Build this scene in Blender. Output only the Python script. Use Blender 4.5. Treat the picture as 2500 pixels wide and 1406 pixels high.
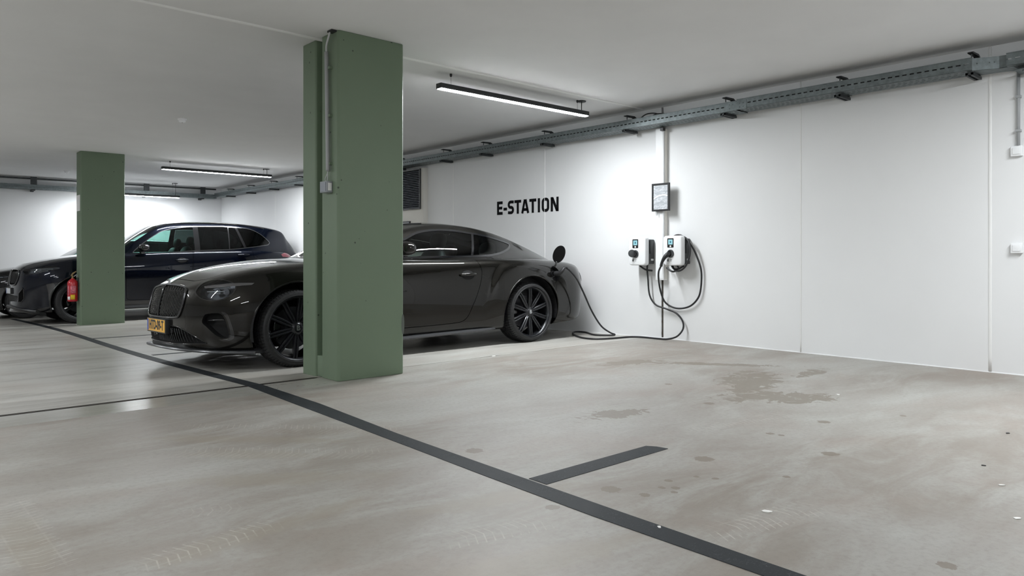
import bpy, bmesh, math, random
import numpy as np
from mathutils import Vector, Matrix

random.seed(7)
scn = bpy.context.scene
for o in list(bpy.data.objects):
    bpy.data.objects.remove(o)

# ------------------------------------------------------------------ camera
FPX, YAW, HORIZON, CAM_H = 1770.0, math.radians(41.8), 624.0, 0.99
cam_data = bpy.data.cameras.new('camera')
cam = bpy.data.objects.new('camera', cam_data)
scn.collection.objects.link(cam)
scn.camera = cam
cam_data.sensor_fit = 'HORIZONTAL'
cam_data.sensor_width = 36.0
cam_data.lens = 36.0 * FPX / 2500.0
cam_data.shift_y = -(703.0 - HORIZON) / 2500.0
cam_data.clip_start = 0.05
cam_data.clip_end = 100
cam.location = (0, 0, CAM_H)
cam.rotation_euler = (math.pi / 2, 0, -YAW)

# ------------------------------------------------------------------ world + exposure
world = bpy.data.worlds.new('world')
scn.world = world
world.use_nodes = True
world.node_tree.nodes['Background'].inputs[0].default_value = (0.6, 0.65, 0.7, 1)
world.node_tree.nodes['Background'].inputs[1].default_value = 0.02
vs = scn.view_settings
vs.view_transform = 'Standard'
vs.look = 'None'
vs.exposure = 0.0
vs.gamma = 1.0
vs.use_curve_mapping = False
scn.cycles.max_bounces = 14
scn.cycles.diffuse_bounces = 8
scn.cycles.transparent_max_bounces = 16
LAMP_STRENGTH = 232.0          # the linear LED lamps are the only light of the place

# ------------------------------------------------------------------ room figures
WALL_X, FAR_Y, CEIL = 7.12, 19.62, 2.763
BACK_X, NEAR_Y = -8.5, -7.5
JOINT_Y, SLOPE = 5.45, 0.022
def floor_z(y):
    return 0.0 if y <= JOINT_Y else -(y - JOINT_Y) * SLOPE
TILT = -math.atan(SLOPE)

# ------------------------------------------------------------------ node helpers
def new_mat(name):
    m = bpy.data.materials.new(name)
    m.use_nodes = True
    nt = m.node_tree
    b = nt.nodes['Principled BSDF']
    return m, nt, b
def setp(b, **k):
    names = dict(col='Base Color', rough='Roughness', metal='Metallic', spec='Specular IOR Level', coat='Coat Weight',
                 coatr='Coat Roughness', ior='IOR', trans='Transmission Weight', ecol='Emission Color', estr='Emission Strength')
    for key, v in k.items():
        if key in ('col', 'ecol') and len(v) == 3:
            v = (*v, 1)
        b.inputs[names[key]].default_value = v
def plain(name, col, rough=0.5, noise=0.0, scale=20.0, bump=0.0, **k):
    m, nt, b = new_mat(name)
    setp(b, col=col, rough=rough, **k)
    if noise or bump:
        tc = nt.nodes.new('ShaderNodeTexCoord')
        n = nt.nodes.new('ShaderNodeTexNoise')
        n.inputs['Scale'].default_value = scale
        n.inputs['Detail'].default_value = 6
        nt.links.new(tc.outputs['Object'], n.inputs['Vector'])
        if noise:
            r = nt.nodes.new('ShaderNodeValToRGB')
            r.color_ramp.elements[0].position = 0.3
            r.color_ramp.elements[1].position = 0.7
            r.color_ramp.elements[0].color = (*[c * (1 - noise) for c in col], 1)
            r.color_ramp.elements[1].color = (*[min(1, c * (1 + noise)) for c in col], 1)
            nt.links.new(n.outputs['Fac'], r.inputs['Fac'])
            nt.links.new(r.outputs['Color'], b.inputs['Base Color'])
        if bump:
            bp = nt.nodes.new('ShaderNodeBump')
            bp.inputs['Strength'].default_value = bump
            bp.inputs['Distance'].default_value = 0.01
            nt.links.new(n.outputs['Fac'], bp.inputs['Height'])
            nt.links.new(bp.outputs['Normal'], b.inputs['Normal'])
    return m
def glass_mat(name, tint, refl=1.0):
    """thin tinted pane: tinted see-through plus mirror reflection by fresnel"""
    m = bpy.data.materials.new(name)
    m.use_nodes = True
    nt = m.node_tree
    nt.nodes.clear()
    out = nt.nodes.new('ShaderNodeOutputMaterial')
    mix = nt.nodes.new('ShaderNodeMixShader')
    tr = nt.nodes.new('ShaderNodeBsdfTransparent')
    tr.inputs[0].default_value = (*tint, 1)
    gl = nt.nodes.new('ShaderNodeBsdfGlossy')
    gl.inputs['Roughness'].default_value = 0.0
    fr = nt.nodes.new('ShaderNodeFresnel')
    fr.inputs['IOR'].default_value = 1.5 * refl
    nt.links.new(fr.outputs[0], mix.inputs[0])
    nt.links.new(tr.outputs[0], mix.inputs[1])
    nt.links.new(gl.outputs[0], mix.inputs[2])
    nt.links.new(mix.outputs[0], out.inputs[0])
    return m
def emit_mat(name, col, strength):
    m, nt, b = new_mat(name)
    setp(b, col=(0.9, 0.9, 0.9), rough=0.4, ecol=col, estr=strength)
    return m

class G:
    """small node-graph writer for maths on coordinates"""
    def __init__(s, nt):
        s.nt = nt
    def n(s, kind):
        return s.nt.nodes.new(kind)
    def put(s, sock, v):
        if isinstance(v, (int, float)):
            sock.default_value = v
        elif isinstance(v, tuple):
            sock.default_value = v
        else:
            s.nt.links.new(v, sock)
    def m(s, op, a, b=0.0, c=None, clamp=False):
        x = s.n('ShaderNodeMath')
        x.operation = op
        x.use_clamp = clamp
        s.put(x.inputs[0], a)
        s.put(x.inputs[1], b)
        if c is not None:
            s.put(x.inputs[2], c)
        return x.outputs[0]
    def noise(s, vec, scale, detail=5, rough=0.6, dist=0.0):
        x = s.n('ShaderNodeTexNoise')
        s.put(x.inputs['Vector'], vec)
        x.inputs['Scale'].default_value = scale
        x.inputs['Detail'].default_value = detail
        x.inputs['Roughness'].default_value = rough
        x.inputs['Distortion'].default_value = dist
        return x.outputs['Fac']
    def step(s, v, lo, hi):
        x = s.n('ShaderNodeMapRange')
        x.interpolation_type = 'SMOOTHSTEP'
        s.put(x.inputs['Value'], v)
        x.inputs['From Min'].default_value = lo
        x.inputs['From Max'].default_value = hi
        return x.outputs[0]
    def mix(s, f, a, b):
        x = s.n('ShaderNodeMix')
        x.data_type = 'RGBA'
        s.put(x.inputs['Factor'], f)
        for i, v in ((6, a), (7, b)):
            if isinstance(v, tuple) and len(v) == 3:
                v = (*v, 1)
            s.put(x.inputs[i], v)
        return x.outputs[2]
    def scalevec(s, vec, sc):
        x = s.n('ShaderNodeVectorMath')
        x.operation = 'MULTIPLY'
        s.put(x.inputs[0], vec)
        x.inputs[1].default_value = sc
        return x.outputs[0]

# ------------------------------------------------------------------ mesh helpers
COL = scn.collection
class MB:
    """collects shapes, builds ONE mesh object"""
    def __init__(s):
        s.v = []
        s.f = []
        s.mi = []
        s.cur = 0
    def add(s, vs, fs):
        o = len(s.v)
        s.v += [tuple(map(float, p)) for p in vs]
        s.f += [tuple(i + o for i in f) for f in fs]
        s.mi += [s.cur] * len(fs)
        return s
    def box(s, x0, x1, y0, y1, z0, z1):
        v = [(x, y, z) for x in (x0, x1) for y in (y0, y1) for z in (z0, z1)]
        f = [(0, 1, 3, 2), (4, 6, 7, 5), (0, 4, 5, 1), (2, 3, 7, 6), (0, 2, 6, 4), (1, 5, 7, 3)]
        return s.add(v, f)
    def cbox(s, c, d):
        return s.box(c[0] - d[0] / 2, c[0] + d[0] / 2, c[1] - d[1] / 2, c[1] + d[1] / 2, c[2] - d[2] / 2, c[2] + d[2] / 2)
    def tube(s, pts, r, n=10, cap=True, closed=False):
        pts = [Vector(p) for p in pts]
        m = len(pts)
        rr = r if hasattr(r, '__len__') else [r] * m
        vs, up = [], None
        for i, p in enumerate(pts):
            if closed:
                t = pts[(i + 1) % m] - pts[i - 1]
            else:
                t = pts[min(i + 1, m - 1)] - pts[max(i - 1, 0)]
            t.normalize()
            if up is None:
                up = Vector((0, 0, 1)) if abs(t.z) < 0.9 else Vector((1, 0, 0))
            a = (up - t * up.dot(t))
            if a.length < 1e-6:
                a = t.orthogonal()
            a.normalize()
            up = a
            b = t.cross(a)
            for k in range(n):
                an = 2 * math.pi * k / n
                vs.append(p + (a * math.cos(an) + b * math.sin(an)) * rr[i])
        fs = []
        for i in range(m if closed else m - 1):
            j = (i + 1) % m
            for k in range(n):
                fs.append((i * n + k, i * n + (k + 1) % n, j * n + (k + 1) % n, j * n + k))
        if cap and not closed:
            fs.append(tuple(range(n - 1, -1, -1)))
            fs.append(tuple((m - 1) * n + k for k in range(n)))
        return s.add(vs, fs)
    def lathe(s, prof, n=32, axis='y', c=(0, 0, 0), closed=False):
        """prof: (radius, along-axis) pairs"""
        vs, fs = [], []
        m = len(prof)
        for k in range(n):
            a = 2 * math.pi * k / n
            for r, h in prof:
                u, w = r * math.cos(a), r * math.sin(a)
                p = {'y': (u, h, w), 'z': (u, w, h), 'x': (h, u, w)}[axis]
                vs.append((p[0] + c[0], p[1] + c[1], p[2] + c[2]))
        for k in range(n):
            k2 = (k + 1) % n
            for i in range(m if closed else m - 1):
                j = (i + 1) % m
                fs.append((k * m + i, k * m + j, k2 * m + j, k2 * m + i))
        return s.add(vs, fs)
    def prism(s, poly, a0, a1, axis='z'):
        """2d polygon extruded along axis"""
        n = len(poly)
        def P(u, w, h):
            return {'z': (u, w, h), 'y': (u, h, w), 'x': (h, u, w)}[axis]
        vs = [P(u, w, a0) for u, w in poly] + [P(u, w, a1) for u, w in poly]
        fs = [tuple(range(n - 1, -1, -1)), tuple(range(n, 2 * n))]
        fs += [(i, (i + 1) % n, n + (i + 1) % n, n + i) for i in range(n)]
        return s.add(vs, fs)
    def build(s, name, mat, parent=None, smooth=False, bevel=0.0, loc=None, auto=None):
        me = bpy.data.meshes.new(name)
        me.from_pydata(s.v, [], s.f)
        bm = bmesh.new()
        bm.from_mesh(me)
        if bevel:
            bmesh.ops.remove_doubles(bm, verts=bm.verts, dist=1e-6)
            ed = [e for e in bm.edges if len(e.link_faces) == 2 and e.calc_face_angle(0) > 0.6]
            bmesh.ops.bevel(bm, geom=ed, offset=bevel, segments=3, profile=0.5, affect='EDGES', clamp_overlap=True)
        bmesh.ops.recalc_face_normals(bm, faces=bm.faces)
        bm.to_mesh(me)
        bm.free()
        mats = mat if isinstance(mat, (list, tuple)) else [mat]
        for m in mats:
            me.materials.append(m)
        if len(mats) > 1 and not bevel:
            me.polygons.foreach_set('material_index', s.mi)
        if smooth or bevel or auto:
            me.polygons.foreach_set('use_smooth', [True] * len(me.polygons))
            me.set_sharp_from_angle(angle=math.radians(auto or (180 if smooth is True and not bevel else 40)))
        return link(name, me, parent, loc)
def link(name, me, parent=None, loc=None):
    o = bpy.data.objects.new(name, me)
    COL.objects.link(o)
    if parent is not None:
        o.parent = parent
    if loc is not None:
        o.location = loc
    return o
def empty(name, loc=(0, 0, 0), rot=(0, 0, 0)):
    o = bpy.data.objects.new(name, None)
    o.empty_display_size = 0.2
    COL.objects.link(o)
    o.location = loc
    o.rotation_euler = rot
    return o
def tag(o, label=None, cat=None, group=None, kind=None):
    if label: o['label'] = label
    if cat: o['category'] = cat
    if group: o['group'] = group
    if kind: o['kind'] = kind
    return o
def struct(o):
    o['kind'] = 'structure'
    return o
def copy_tree(o, parent=None):
    c = o.copy()
    COL.objects.link(c)
    c.parent = parent
    for ch in list(o.children):
        copy_tree(ch, c)
    return c
def rrect(w, h, r, n=5, cx=0.0, cy=0.0):
    """rounded rectangle outline"""
    out = []
    for sx, sy, a0 in ((1, 1, 0), (-1, 1, 90), (-1, -1, 180), (1, -1, 270)):
        for k in range(n + 1):
            a = math.radians(a0 + 90 * k / n)
            out.append((cx + sx * (w / 2 - r) + r * math.cos(a), cy + sy * (h / 2 - r) + r * math.sin(a)))
    return out
def catmull(pts, per=8, closed=False):
    P = [np.array(p, float) for p in pts]
    n = len(P)
    out = []
    for i in range(n if closed else n - 1):
        if closed:
            a, b, c, d = P[i - 1], P[i], P[(i + 1) % n], P[(i + 2) % n]
        else:
            b, c = P[i], P[i + 1]
            a = P[i - 1] if i else 2 * b - c
            d = P[i + 2] if i + 2 < n else 2 * c - b
        for k in range(per):
            t = k / per
            out.append(tuple(0.5 * (2 * b + (c - a) * t + (2 * a - 5 * b + 4 * c - d) * t * t + (3 * b - a - 3 * c + d) * t ** 3)))
    if not closed:
        out.append(tuple(P[-1]))
    return out
def text_mesh(body, size, name='t', extrude=0.0, bold=0.0):
    """flat lettering from the built-in font, centred on the origin in the xy plane"""
    cu = bpy.data.curves.new(name, 'FONT')
    cu.body = body
    cu.size = size
    cu.extrude = extrude
    cu.offset = bold
    cu.align_x = 'CENTER'
    cu.align_y = 'CENTER'
    ob = bpy.data.objects.new(name, cu)
    COL.objects.link(ob)
    bpy.context.view_layer.update()
    me = bpy.data.meshes.new_from_object(ob)
    bpy.data.objects.remove(ob)
    bpy.data.curves.remove(cu)
    return me
# ------------------------------------------------------------------ surface materials
def concrete_floor():
    m, nt, b = new_mat('polished_concrete')
    g = G(nt)
    tc = g.n('ShaderNodeTexCoord')
    P = tc.outputs['Object']
    sep = g.n('ShaderNodeSeparateXYZ')
    nt.links.new(P, sep.inputs[0])
    X, Y = sep.outputs[0], sep.outputs[1]
    # cloudy base, stretched along the bays
    n1 = g.noise(g.scalevec(P, (0.55, 1.0, 1.0)), 0.8, 7, 0.6, 0.5)
    n2 = g.noise(g.scalevec(P, (0.5, 1.3, 1.0)), 2.6, 9, 0.7, 0.8)
    n3 = g.noise(P, 38, 5, 0.7)
    n4 = g.noise(P, 260, 2, 0.6)
    n5 = g.noise(g.scalevec(P, (0.7, 1.0, 1.0)), 1.7, 5, 0.55, 0.4)
    n6 = g.noise(g.scalevec(P, (0.16, 1.5, 1.0)), 2.6, 8, 0.68, 0.5)
    col = g.mix(g.step(n1, 0.32, 0.68), (0.285, 0.246, 0.208), (0.430, 0.415, 0.385))
    col = g.mix(g.m('MULTIPLY', g.step(n2, 0.38, 0.70), 0.65), col, (0.50, 0.505, 0.475))
    col = g.mix(g.m('MULTIPLY', g.step(n5, 0.50, 0.68), 0.42), col, (0.36, 0.30, 0.258))
    col = g.mix(g.m('MULTIPLY', g.step(n3, 0.42, 0.75), 0.38), col, (0.24, 0.213, 0.18))
    col = g.mix(g.m('MULTIPLY', g.step(n4, 0.55, 0.75), 0.18), col, (0.20, 0.185, 0.166))
    farslab = g.step(Y, 5.44, 5.46)
    col = g.mix(g.m('MULTIPLY', farslab, 0.36), col, (0.56, 0.555, 0.52))
    col = g.mix(g.m('MULTIPLY', g.m('MULTIPLY', g.step(n6, 0.47, 0.66), 0.62), g.m('MAXIMUM', farslab, g.m('MULTIPLY', g.step(Y, 3.0, 5.4), 0.5))), col, (0.235, 0.217, 0.19))
    col = g.mix(g.m('SUBTRACT', 0.14, g.m('MULTIPLY', farslab, 0.14)), col, (0.02, 0.018, 0.015))
    # smoother screed band cast along the near edge of the joint, behind the column line
    band = g.m('MULTIPLY', g.step(Y, 5.06, 5.075), g.step(Y, 5.47, 5.44))
    band = g.m('MULTIPLY', band, g.step(X, 2.85, 2.7))
    col = g.mix(g.m('MULTIPLY', band, 0.45), col, (0.42, 0.42, 0.385))
    # long brownish smears
    def blob(cx, cy, rx, ry, ang=0.0):
        c, s_ = math.cos(ang), math.sin(ang)
        dx, dy = g.m('SUBTRACT', X, cx), g.m('SUBTRACT', Y, cy)
        u = g.m('DIVIDE', g.m('ADD', g.m('MULTIPLY', dx, c), g.m('MULTIPLY', dy, s_)), rx)
        v = g.m('DIVIDE', g.m('SUBTRACT', g.m('MULTIPLY', dy, c), g.m('MULTIPLY', dx, s_)), ry)
        return g.m('ADD', g.m('MULTIPLY', u, u), g.m('MULTIPLY', v, v))
    wob = g.noise(P, 3.2, 6, 0.65, 1.5)
    wob2 = g.noise(P, 6.0, 7, 0.68, 1.6)
    def stain(col, lst, colr, amt, thr, soft, w=wob, k=2.2):
        tot = None
        for q in lst:
            d = blob(*q)
            v = g.m('SUBTRACT', 1.0, d)
            tot = v if tot is None else g.m('MAXIMUM', tot, v)
        tot = g.m('ADD', tot, g.m('MULTIPLY', g.m('SUBTRACT', w, 0.5), k))
        return g.mix(g.m('MULTIPLY', g.step(tot, thr, thr + soft), amt), col, colr)
    # dried puddle trails in front of the chargers
    col = stain(col, [(5.75, 3.75, 0.75, 0.10, -0.95), (5.2, 3.0, 0.62, 0.26, 0.45), (4.75, 2.55, 0.48, 0.22, -0.7), (5.95, 2.88, 0.38, 0.10, 0.1),
                      (5.3, 4.28, 0.42, 0.14, -0.3), (3.5, 2.95, 0.3, 0.12, -0.2)], (0.185, 0.155, 0.118), 0.72, 0.30, 0.16, wob2, 4.6)
    # tyre dust on the aisle
    col = stain(col, [(1.5, 3.9, 0.75, 0.09, -0.78), (1.35, 3.1, 0.6, 0.12, -0.6), (1.1, 2.55, 0.6, 0.10, 0.12), (1.9, 2.25, 0.5, 0.10, -0.25),
                      (0.42, 3.0, 0.55, 0.09, 1.57), (1.6, 1.7, 0.6, 0.12, -0.2), (1.45, 3.55, 0.4, 0.12, -0.75)], (0.295, 0.262, 0.212), 0.5, 0.15, 0.7)
    # drip marks
    drip = g.m('MULTIPLY', g.m('SUBTRACT', g.noise(P, 55, 2), 0.5), 1.1)
    for x, y, r in [(3.05, 2.01, 0.046), (2.36, 2.01, 0.042), (2.41, 1.87, 0.024), (2.64, 1.92, 0.018), (2.54, 1.88, 0.017), (2.58, 1.84, 0.019),
                    (2.53, 1.81, 0.015), (2.78, 1.87, 0.013), (2.82, 1.8, 0.016), (3.08, 1.6, 0.018), (2.02, 2.02, 0.029), (2.58, 0.8, 0.029),
                    (4.26, 1.98, 0.037), (4.62, 3.36, 0.028), (3.76, 2.05, 0.023), (3.77, 1.99, 0.018), (4.79, 1.73, 0.018), (2.31, 2.87, 0.046),
                    (4.22, 2.74, 0.036), (3.6, 1.64, 0.041)]:
        d = g.m('ADD', g.m('POWER', blob(x, y, r, r), 0.5), drip)
        col = g.mix(g.m('MULTIPLY', g.step(d, 1.12, 0.9), 0.72), col, (0.175, 0.142, 0.105))
    # tyre prints: rows of lug marks along a line
    tr = None
    for (x0, y0), (x1, y1), w, dens in [((1.34, 4.41), (2.31, 3.45), 0.22, 0.35), ((1.16, 3.87), (1.99, 3.09), 0.2, 0.35), ((0.61, 2.51), (1.2, 2.59), 0.14, 0.5),
                                        ((2.18, 1.47), (2.86, 1.32), 0.17, 0.6), ((0.41, 3.6), (0.43, 2.6), 0.2, 0.5), ((0.89, 2.93), (1.15, 2.82), 0.12, 0.4),
                                        ((3.45, 2.43), (4.42, 2.22), 0.16, 0.4), ((1.45, 2.04), (1.95, 1.92), 0.16, 0.4)]:
        L = math.hypot(x1 - x0, y1 - y0)
        cu, su = (x1 - x0) / L, (y1 - y0) / L
        dx, dy = g.m('SUBTRACT', X, x0), g.m('SUBTRACT', Y, y0)
        u = g.m('ADD', g.m('MULTIPLY', dx, cu), g.m('MULTIPLY', dy, su))
        v = g.m('SUBTRACT', g.m('MULTIPLY', dy, cu), g.m('MULTIPLY', dx, su))
        av = g.m('ABSOLUTE', v)
        inside = g.m('MULTIPLY', g.step(av, w / 2, w / 2 - 0.008), g.m('MULTIPLY', g.step(u, 0, 0.12), g.step(u, L, L - 0.15)))
        lug = g.m('FRACT', g.m('ADD', g.m('DIVIDE', u, 0.034), g.m('MULTIPLY', av, 9.0)))
        groove = g.m('MAXIMUM', g.step(lug, 0.80, 0.9), g.m('MULTIPLY', g.step(g.m('ABSOLUTE', g.m('SUBTRACT', av, w * 0.28)), 0.005, 0.002), 0.35))
        k = g.m('MULTIPLY', inside, g.m('MULTIPLY', groove, g.m('MULTIPLY', g.step(wob2, 0.38, 0.62), dens)))
        tr = k if tr is None else g.m('MAXIMUM', tr, k)
    col = g.mix(tr, col, (0.56, 0.53, 0.48))
    nt.links.new(col, b.inputs['Base Color'])
    ro = g.m('ADD', g.m('MULTIPLY', n2, 0.25), 0.34)
    ro = g.m('SUBTRACT', ro, g.m('MULTIPLY', g.step(Y, 5.44, 5.46), 0.12))
    ro = g.m('SUBTRACT', ro, g.m('MULTIPLY', band, 0.24))
    ro = g.m('ADD', ro, g.m('MULTIPLY', g.step(X, 2.05, 2.25), 0.06))
    nt.links.new(ro, b.inputs['Roughness'])
    setp(b, spec=0.5)
    bp = g.n('ShaderNodeBump')
    bp.inputs['Strength'].default_value = 0.18
    bp.inputs['Distance'].default_value = 0.004
    nt.links.new(g.m('ADD', g.m('MULTIPLY', n3, 0.6), g.m('MULTIPLY', n2, 1.5)), bp.inputs['Height'])
    nt.links.new(bp.outputs['Normal'], b.inputs['Normal'])
    return m
M = {}
M['floor'] = concrete_floor()
M['wall'] = plain('white_wall_paint', (0.80, 0.805, 0.81), 0.62, noise=0.015, scale=1.5, bump=0.05)
M['ceiling'] = plain('ceiling_plaster', (0.745, 0.745, 0.745), 0.85, noise=0.02, scale=2.0, bump=0.08)
M['seal'] = plain('white_sealant', (0.84, 0.84, 0.83), 0.5)
M['sealgrey'] = plain('grey_sealant', (0.55, 0.56, 0.57), 0.6)
M['joint'] = plain('joint_rubber', (0.045, 0.036, 0.027), 0.85, noise=0.4, scale=15)
M['void'] = plain('joint_void', (0.010, 0.010, 0.010), 0.9, noise=0.2, scale=30, spec=0.05)
M['cream'] = plain('cream_paint', (0.72, 0.70, 0.65), 0.6, noise=0.02, scale=3)
def column_paint():
    m, nt, b = new_mat('sage_green_paint')
    g = G(nt)
    tc = g.n('ShaderNodeTexCoord')
    P = tc.outputs['Object']
    n1 = g.noise(P, 1.2, 4)
    n2 = g.noise(P, 16, 4, 0.6)
    vo = g.n('ShaderNodeTexVoronoi')
    vo.inputs['Scale'].default_value = 10.0
    nt.links.new(P, vo.inputs['Vector'])
    col = g.mix(n1, (0.146, 0.200, 0.132), (0.170, 0.228, 0.156))
    pit = g.m('MULTIPLY', g.step(vo.outputs['Distance'], 0.10, 0.07), g.step(g.noise(P, 4.0, 2), 0.50, 0.56))
    col = g.mix(g.m('MULTIPLY', pit, 0.85), col, (0.03, 0.04, 0.028))
    nt.links.new(col, b.inputs['Base Color'])
    setp(b, rough=0.55)
    bp = g.n('ShaderNodeBump')
    bp.inputs['Strength'].default_value = 0.22
    bp.inputs['Distance'].default_value = 0.006
    nt.links.new(g.m('SUBTRACT', n2, g.m('MULTIPLY', pit, 1.5)), bp.inputs['Height'])
    nt.links.new(bp.outputs['Normal'], b.inputs['Normal'])
    return m
M['green'] = column_paint()
def tape_mat():
    m, nt, b = new_mat('black_floor_tape')
    g = G(nt)
    tc = g.n('ShaderNodeTexCoord')
    P = tc.outputs['Object']
    n1 = g.noise(P, 5, 5, 0.6, 1.0)
    n2 = g.noise(g.scalevec(P, (14, 30, 1)), 3, 4, 0.6, 2.5)
    scr = g.m('MULTIPLY', g.step(n2, 0.56, 0.66), g.step(n1, 0.42, 0.6))
    col = g.mix(n1, (0.017, 0.020, 0.023), (0.028, 0.032, 0.036))
    col = g.mix(g.m('MULTIPLY', scr, 0.5), col, (0.13, 0.14, 0.145))
    nt.links.new(col, b.inputs['Base Color'])
    nt.links.new(g.m('ADD', g.m('MULTIPLY', n1, 0.2), 0.5), b.inputs['Roughness'])
    setp(b, spec=0.22)
    return m
M['tape'] = tape_mat()
M['galv'] = plain('galvanised_steel', (0.17, 0.195, 0.20), 0.48, noise=0.2, scale=25, metal=0.6)
M['darksteel'] = plain('dark_steel', (0.055, 0.06, 0.062), 0.5, noise=0.2, scale=30, metal=0.5)
M['black'] = plain('black_plastic', (0.012, 0.012, 0.013), 0.42)
M['rubber'] = plain('cable_rubber', (0.014, 0.014, 0.016), 0.45)
M['grey_pipe'] = plain('grey_pvc', (0.36, 0.37, 0.38), 0.45)
M['white_pl'] = plain('white_plastic', (0.86, 0.87, 0.88), 0.32)
M['darkgrey'] = plain('anthracite_plastic', (0.045, 0.048, 0.05), 0.5)
M['cyan'] = emit_mat('charger_screen', (0.42, 0.84, 0.93), 0.8)
M['cyan2'] = emit_mat('screen_symbol', (0.02, 0.36, 0.55), 0.35)
for k_ in ('cyan', 'cyan2'):
    M[k_].node_tree.nodes['Principled BSDF'].inputs['Base Color'].default_value = (0.02, 0.03, 0.04, 1)
M['led'] = emit_mat('led_diffuser', (0.93, 0.97, 1.0), LAMP_STRENGTH)
M['lampbody'] = plain('lamp_housing', (0.012, 0.013, 0.014), 0.45)

# ------------------------------------------------------------------ the setting
def slab(y0, y1, edge_fn, side):
    """one concrete slab as a thick plate; edge_fn gives the y of the joint edge for each x"""
    xs = sorted(set([BACK_X, -3, 0, 2.72, 2.76, 3.3, WALL_X + 0.2] + [3.4 + 0.08 * i for i in range(48)]))
    top, bot, fs = [], [], []
    for x in xs:
        e = edge_fn(x)
        a, c = (y0, e) if side == 'near' else (e, y1)
        for y in (a, c):
            top.append((x, y, floor_z(y)))
            bot.append((x, y, floor_z(y) - 0.18))
    n = len(top)
    v = top + bot
    for i in range(len(xs) - 1):
        a, b_, c, d = 2 * i, 2 * i + 1, 2 * i + 3, 2 * i + 2
        fs += [(a, d, c, b_), (n + a, n + b_, n + c, n + d), (b_, c, n + c, n + b_), (a, n + a, n + d, d)]
    L = 2 * (len(xs) - 1)
    fs += [(0, 1, n + 1, n), (L, n + L, n + L + 1, L + 1)]
    return MB().add(v, fs)
rj = random.Random(3)
jit = {}
def e_near(x):
    return 5.418 if x < 2.74 else jit.setdefault(round(x, 3), 5.448 + rj.uniform(-0.008, 0.006))
def e_far(x):
    if x < 2.74:
        return 5.478
    w = 0.007 + (0.02 if 4.55 < x < 4.75 else 0) + rj.uniform(0, 0.008)
    return e_near(x) + w
fl = struct(slab(NEAR_Y, JOINT_Y, e_near, 'near').build('floor', M['floor']))
slab(JOINT_Y, FAR_Y + 0.2, e_far, 'far').build('slab', M['floor'], fl)
jt = struct(MB().box(BACK_X, 2.9, 5.416, 5.480, -0.06, -0.0012).build('trim_1', M['void']))
MB().box(BACK_X, 2.9, 5.440, 5.460, -0.05, -0.0004).build('joint_strip', M['joint'], jt)
MB().box(BACK_X, WALL_X, 5.40, 5.50, -0.12, -0.055).build('joint_bed', M['void'], jt)

ceil = struct(MB().box(BACK_X, WALL_X + 0.2, NEAR_Y, FAR_Y + 0.2, CEIL, CEIL + 0.15).build('ceiling', M['ceiling']))
# ridge of filler along the slab joint overhead
pts = [(-3 + 0.25 * i, 5.47 + rj.uniform(-0.006, 0.006), CEIL - 0.001) for i in range(41)]
MB().tube(pts, [0.012 + rj.uniform(0, 0.006) for _ in pts], 6).build('joint_filler', M['seal'], ceil, smooth=True)

# right wall: backing with panels and the sealed joints between them
wr = struct(MB().box(WALL_X + 0.035, WALL_X + 0.25, NEAR_Y, FAR_Y, -0.5, CEIL).build('wall_right', M['void']))
edges = [NEAR_Y, 1.881, 3.547, 5.262, 7.274, 9.387, 12.8, 16.208, FAR_Y]
for a, b_ in zip(edges[:-1], edges[1:]):
    ga = 0.018 if a == 5.262 else 0.004
    gb = 0.012 if b_ == 5.262 else 0.004
    lo = min(floor_z(a), floor_z(b_)) - 0.05
    MB().box(WALL_X, WALL_X + 0.04, a + ga, b_ - gb, lo, CEIL).build('panel', M['wall'], wr)
for y in edges[1:-1]:
    if y == 5.262:
        continue
    wide = y == 1.881
    p = [(WALL_X + (0.009 if wide else 0.002), y + rj.uniform(-0.001, 0.001), z) for z in np.linspace(floor_z(y) + 0.01, CEIL - 0.005, 24)]
    MB().tube(p, 0.017 if wide else 0.008, 8).build('joint_seal', M['seal'], wr, smooth=True)
# thin line of floor paint slop along the foot of the wall
foot = []
y = NEAR_Y + 0.1
while y < FAR_Y - 0.1:
    foot.append((WALL_X + 0.004, y, floor_z(y) + 0.001))
    y += 0.13
MB().tube(foot, [0.007 + rj.uniform(0, 0.007) for _ in foot], 5).build('foot_filler', M['wall'], wr, smooth=True)

struct(MB().box(BACK_X, WALL_X + 0.035, FAR_Y, FAR_Y + 0.2, -0.5, CEIL).build('wall_far', M['wall']))
struct(MB().box(BACK_X - 0.2, BACK_X, NEAR_Y, FAR_Y + 0.2, -0.5, CEIL).build('wall_left', M['wall']))
struct(MB().box(BACK_X, WALL_X + 0.035, NEAR_Y - 0.2, NEAR_Y, -0.3, CEIL).build('wall_near', M['wall']))
struct(MB().box(WALL_X - 0.09, WALL_X, 10.10, 12.2, -0.2, 2.475).build('wall_pier', M['cream'], bevel=0.004))

# ------------------------------------------------------------------ columns
def col_block(x0, x1, y0, y1, z0, z1, ch):
    return MB().prism([(x0 + ch, y0), (x1 - ch, y0), (x1, y0 + ch), (x1, y1 - ch), (x1 - ch, y1), (x0 + ch, y1), (x0, y1 - ch), (x0, y0 + ch)], z0, z1, 'z')
cn = tag(empty('column', (2.77, 5.14, 0)), 'large sage-green concrete column split by a joint, in front of the coupe', 'column', 'green columns')
def lc(mb, name, mat, root, **k):
    """build in world coordinates under a root empty that sits elsewhere"""
    o = mb.build(name, mat, root, **k)
    o.matrix_parent_inverse = root.matrix_basis.inverted()
    return o
bpy.context.view_layer.update()
lc(col_block(2.77, 3.385, 5.145, 5.425, 0, CEIL, 0.018), 'front_half', M['green'], cn, bevel=0.006)
lc(col_block(2.77, 3.385, 5.52, 5.76, floor_z(5.76), CEIL, 0.012), 'rear_half', M['green'], cn, bevel=0.005)
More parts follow.
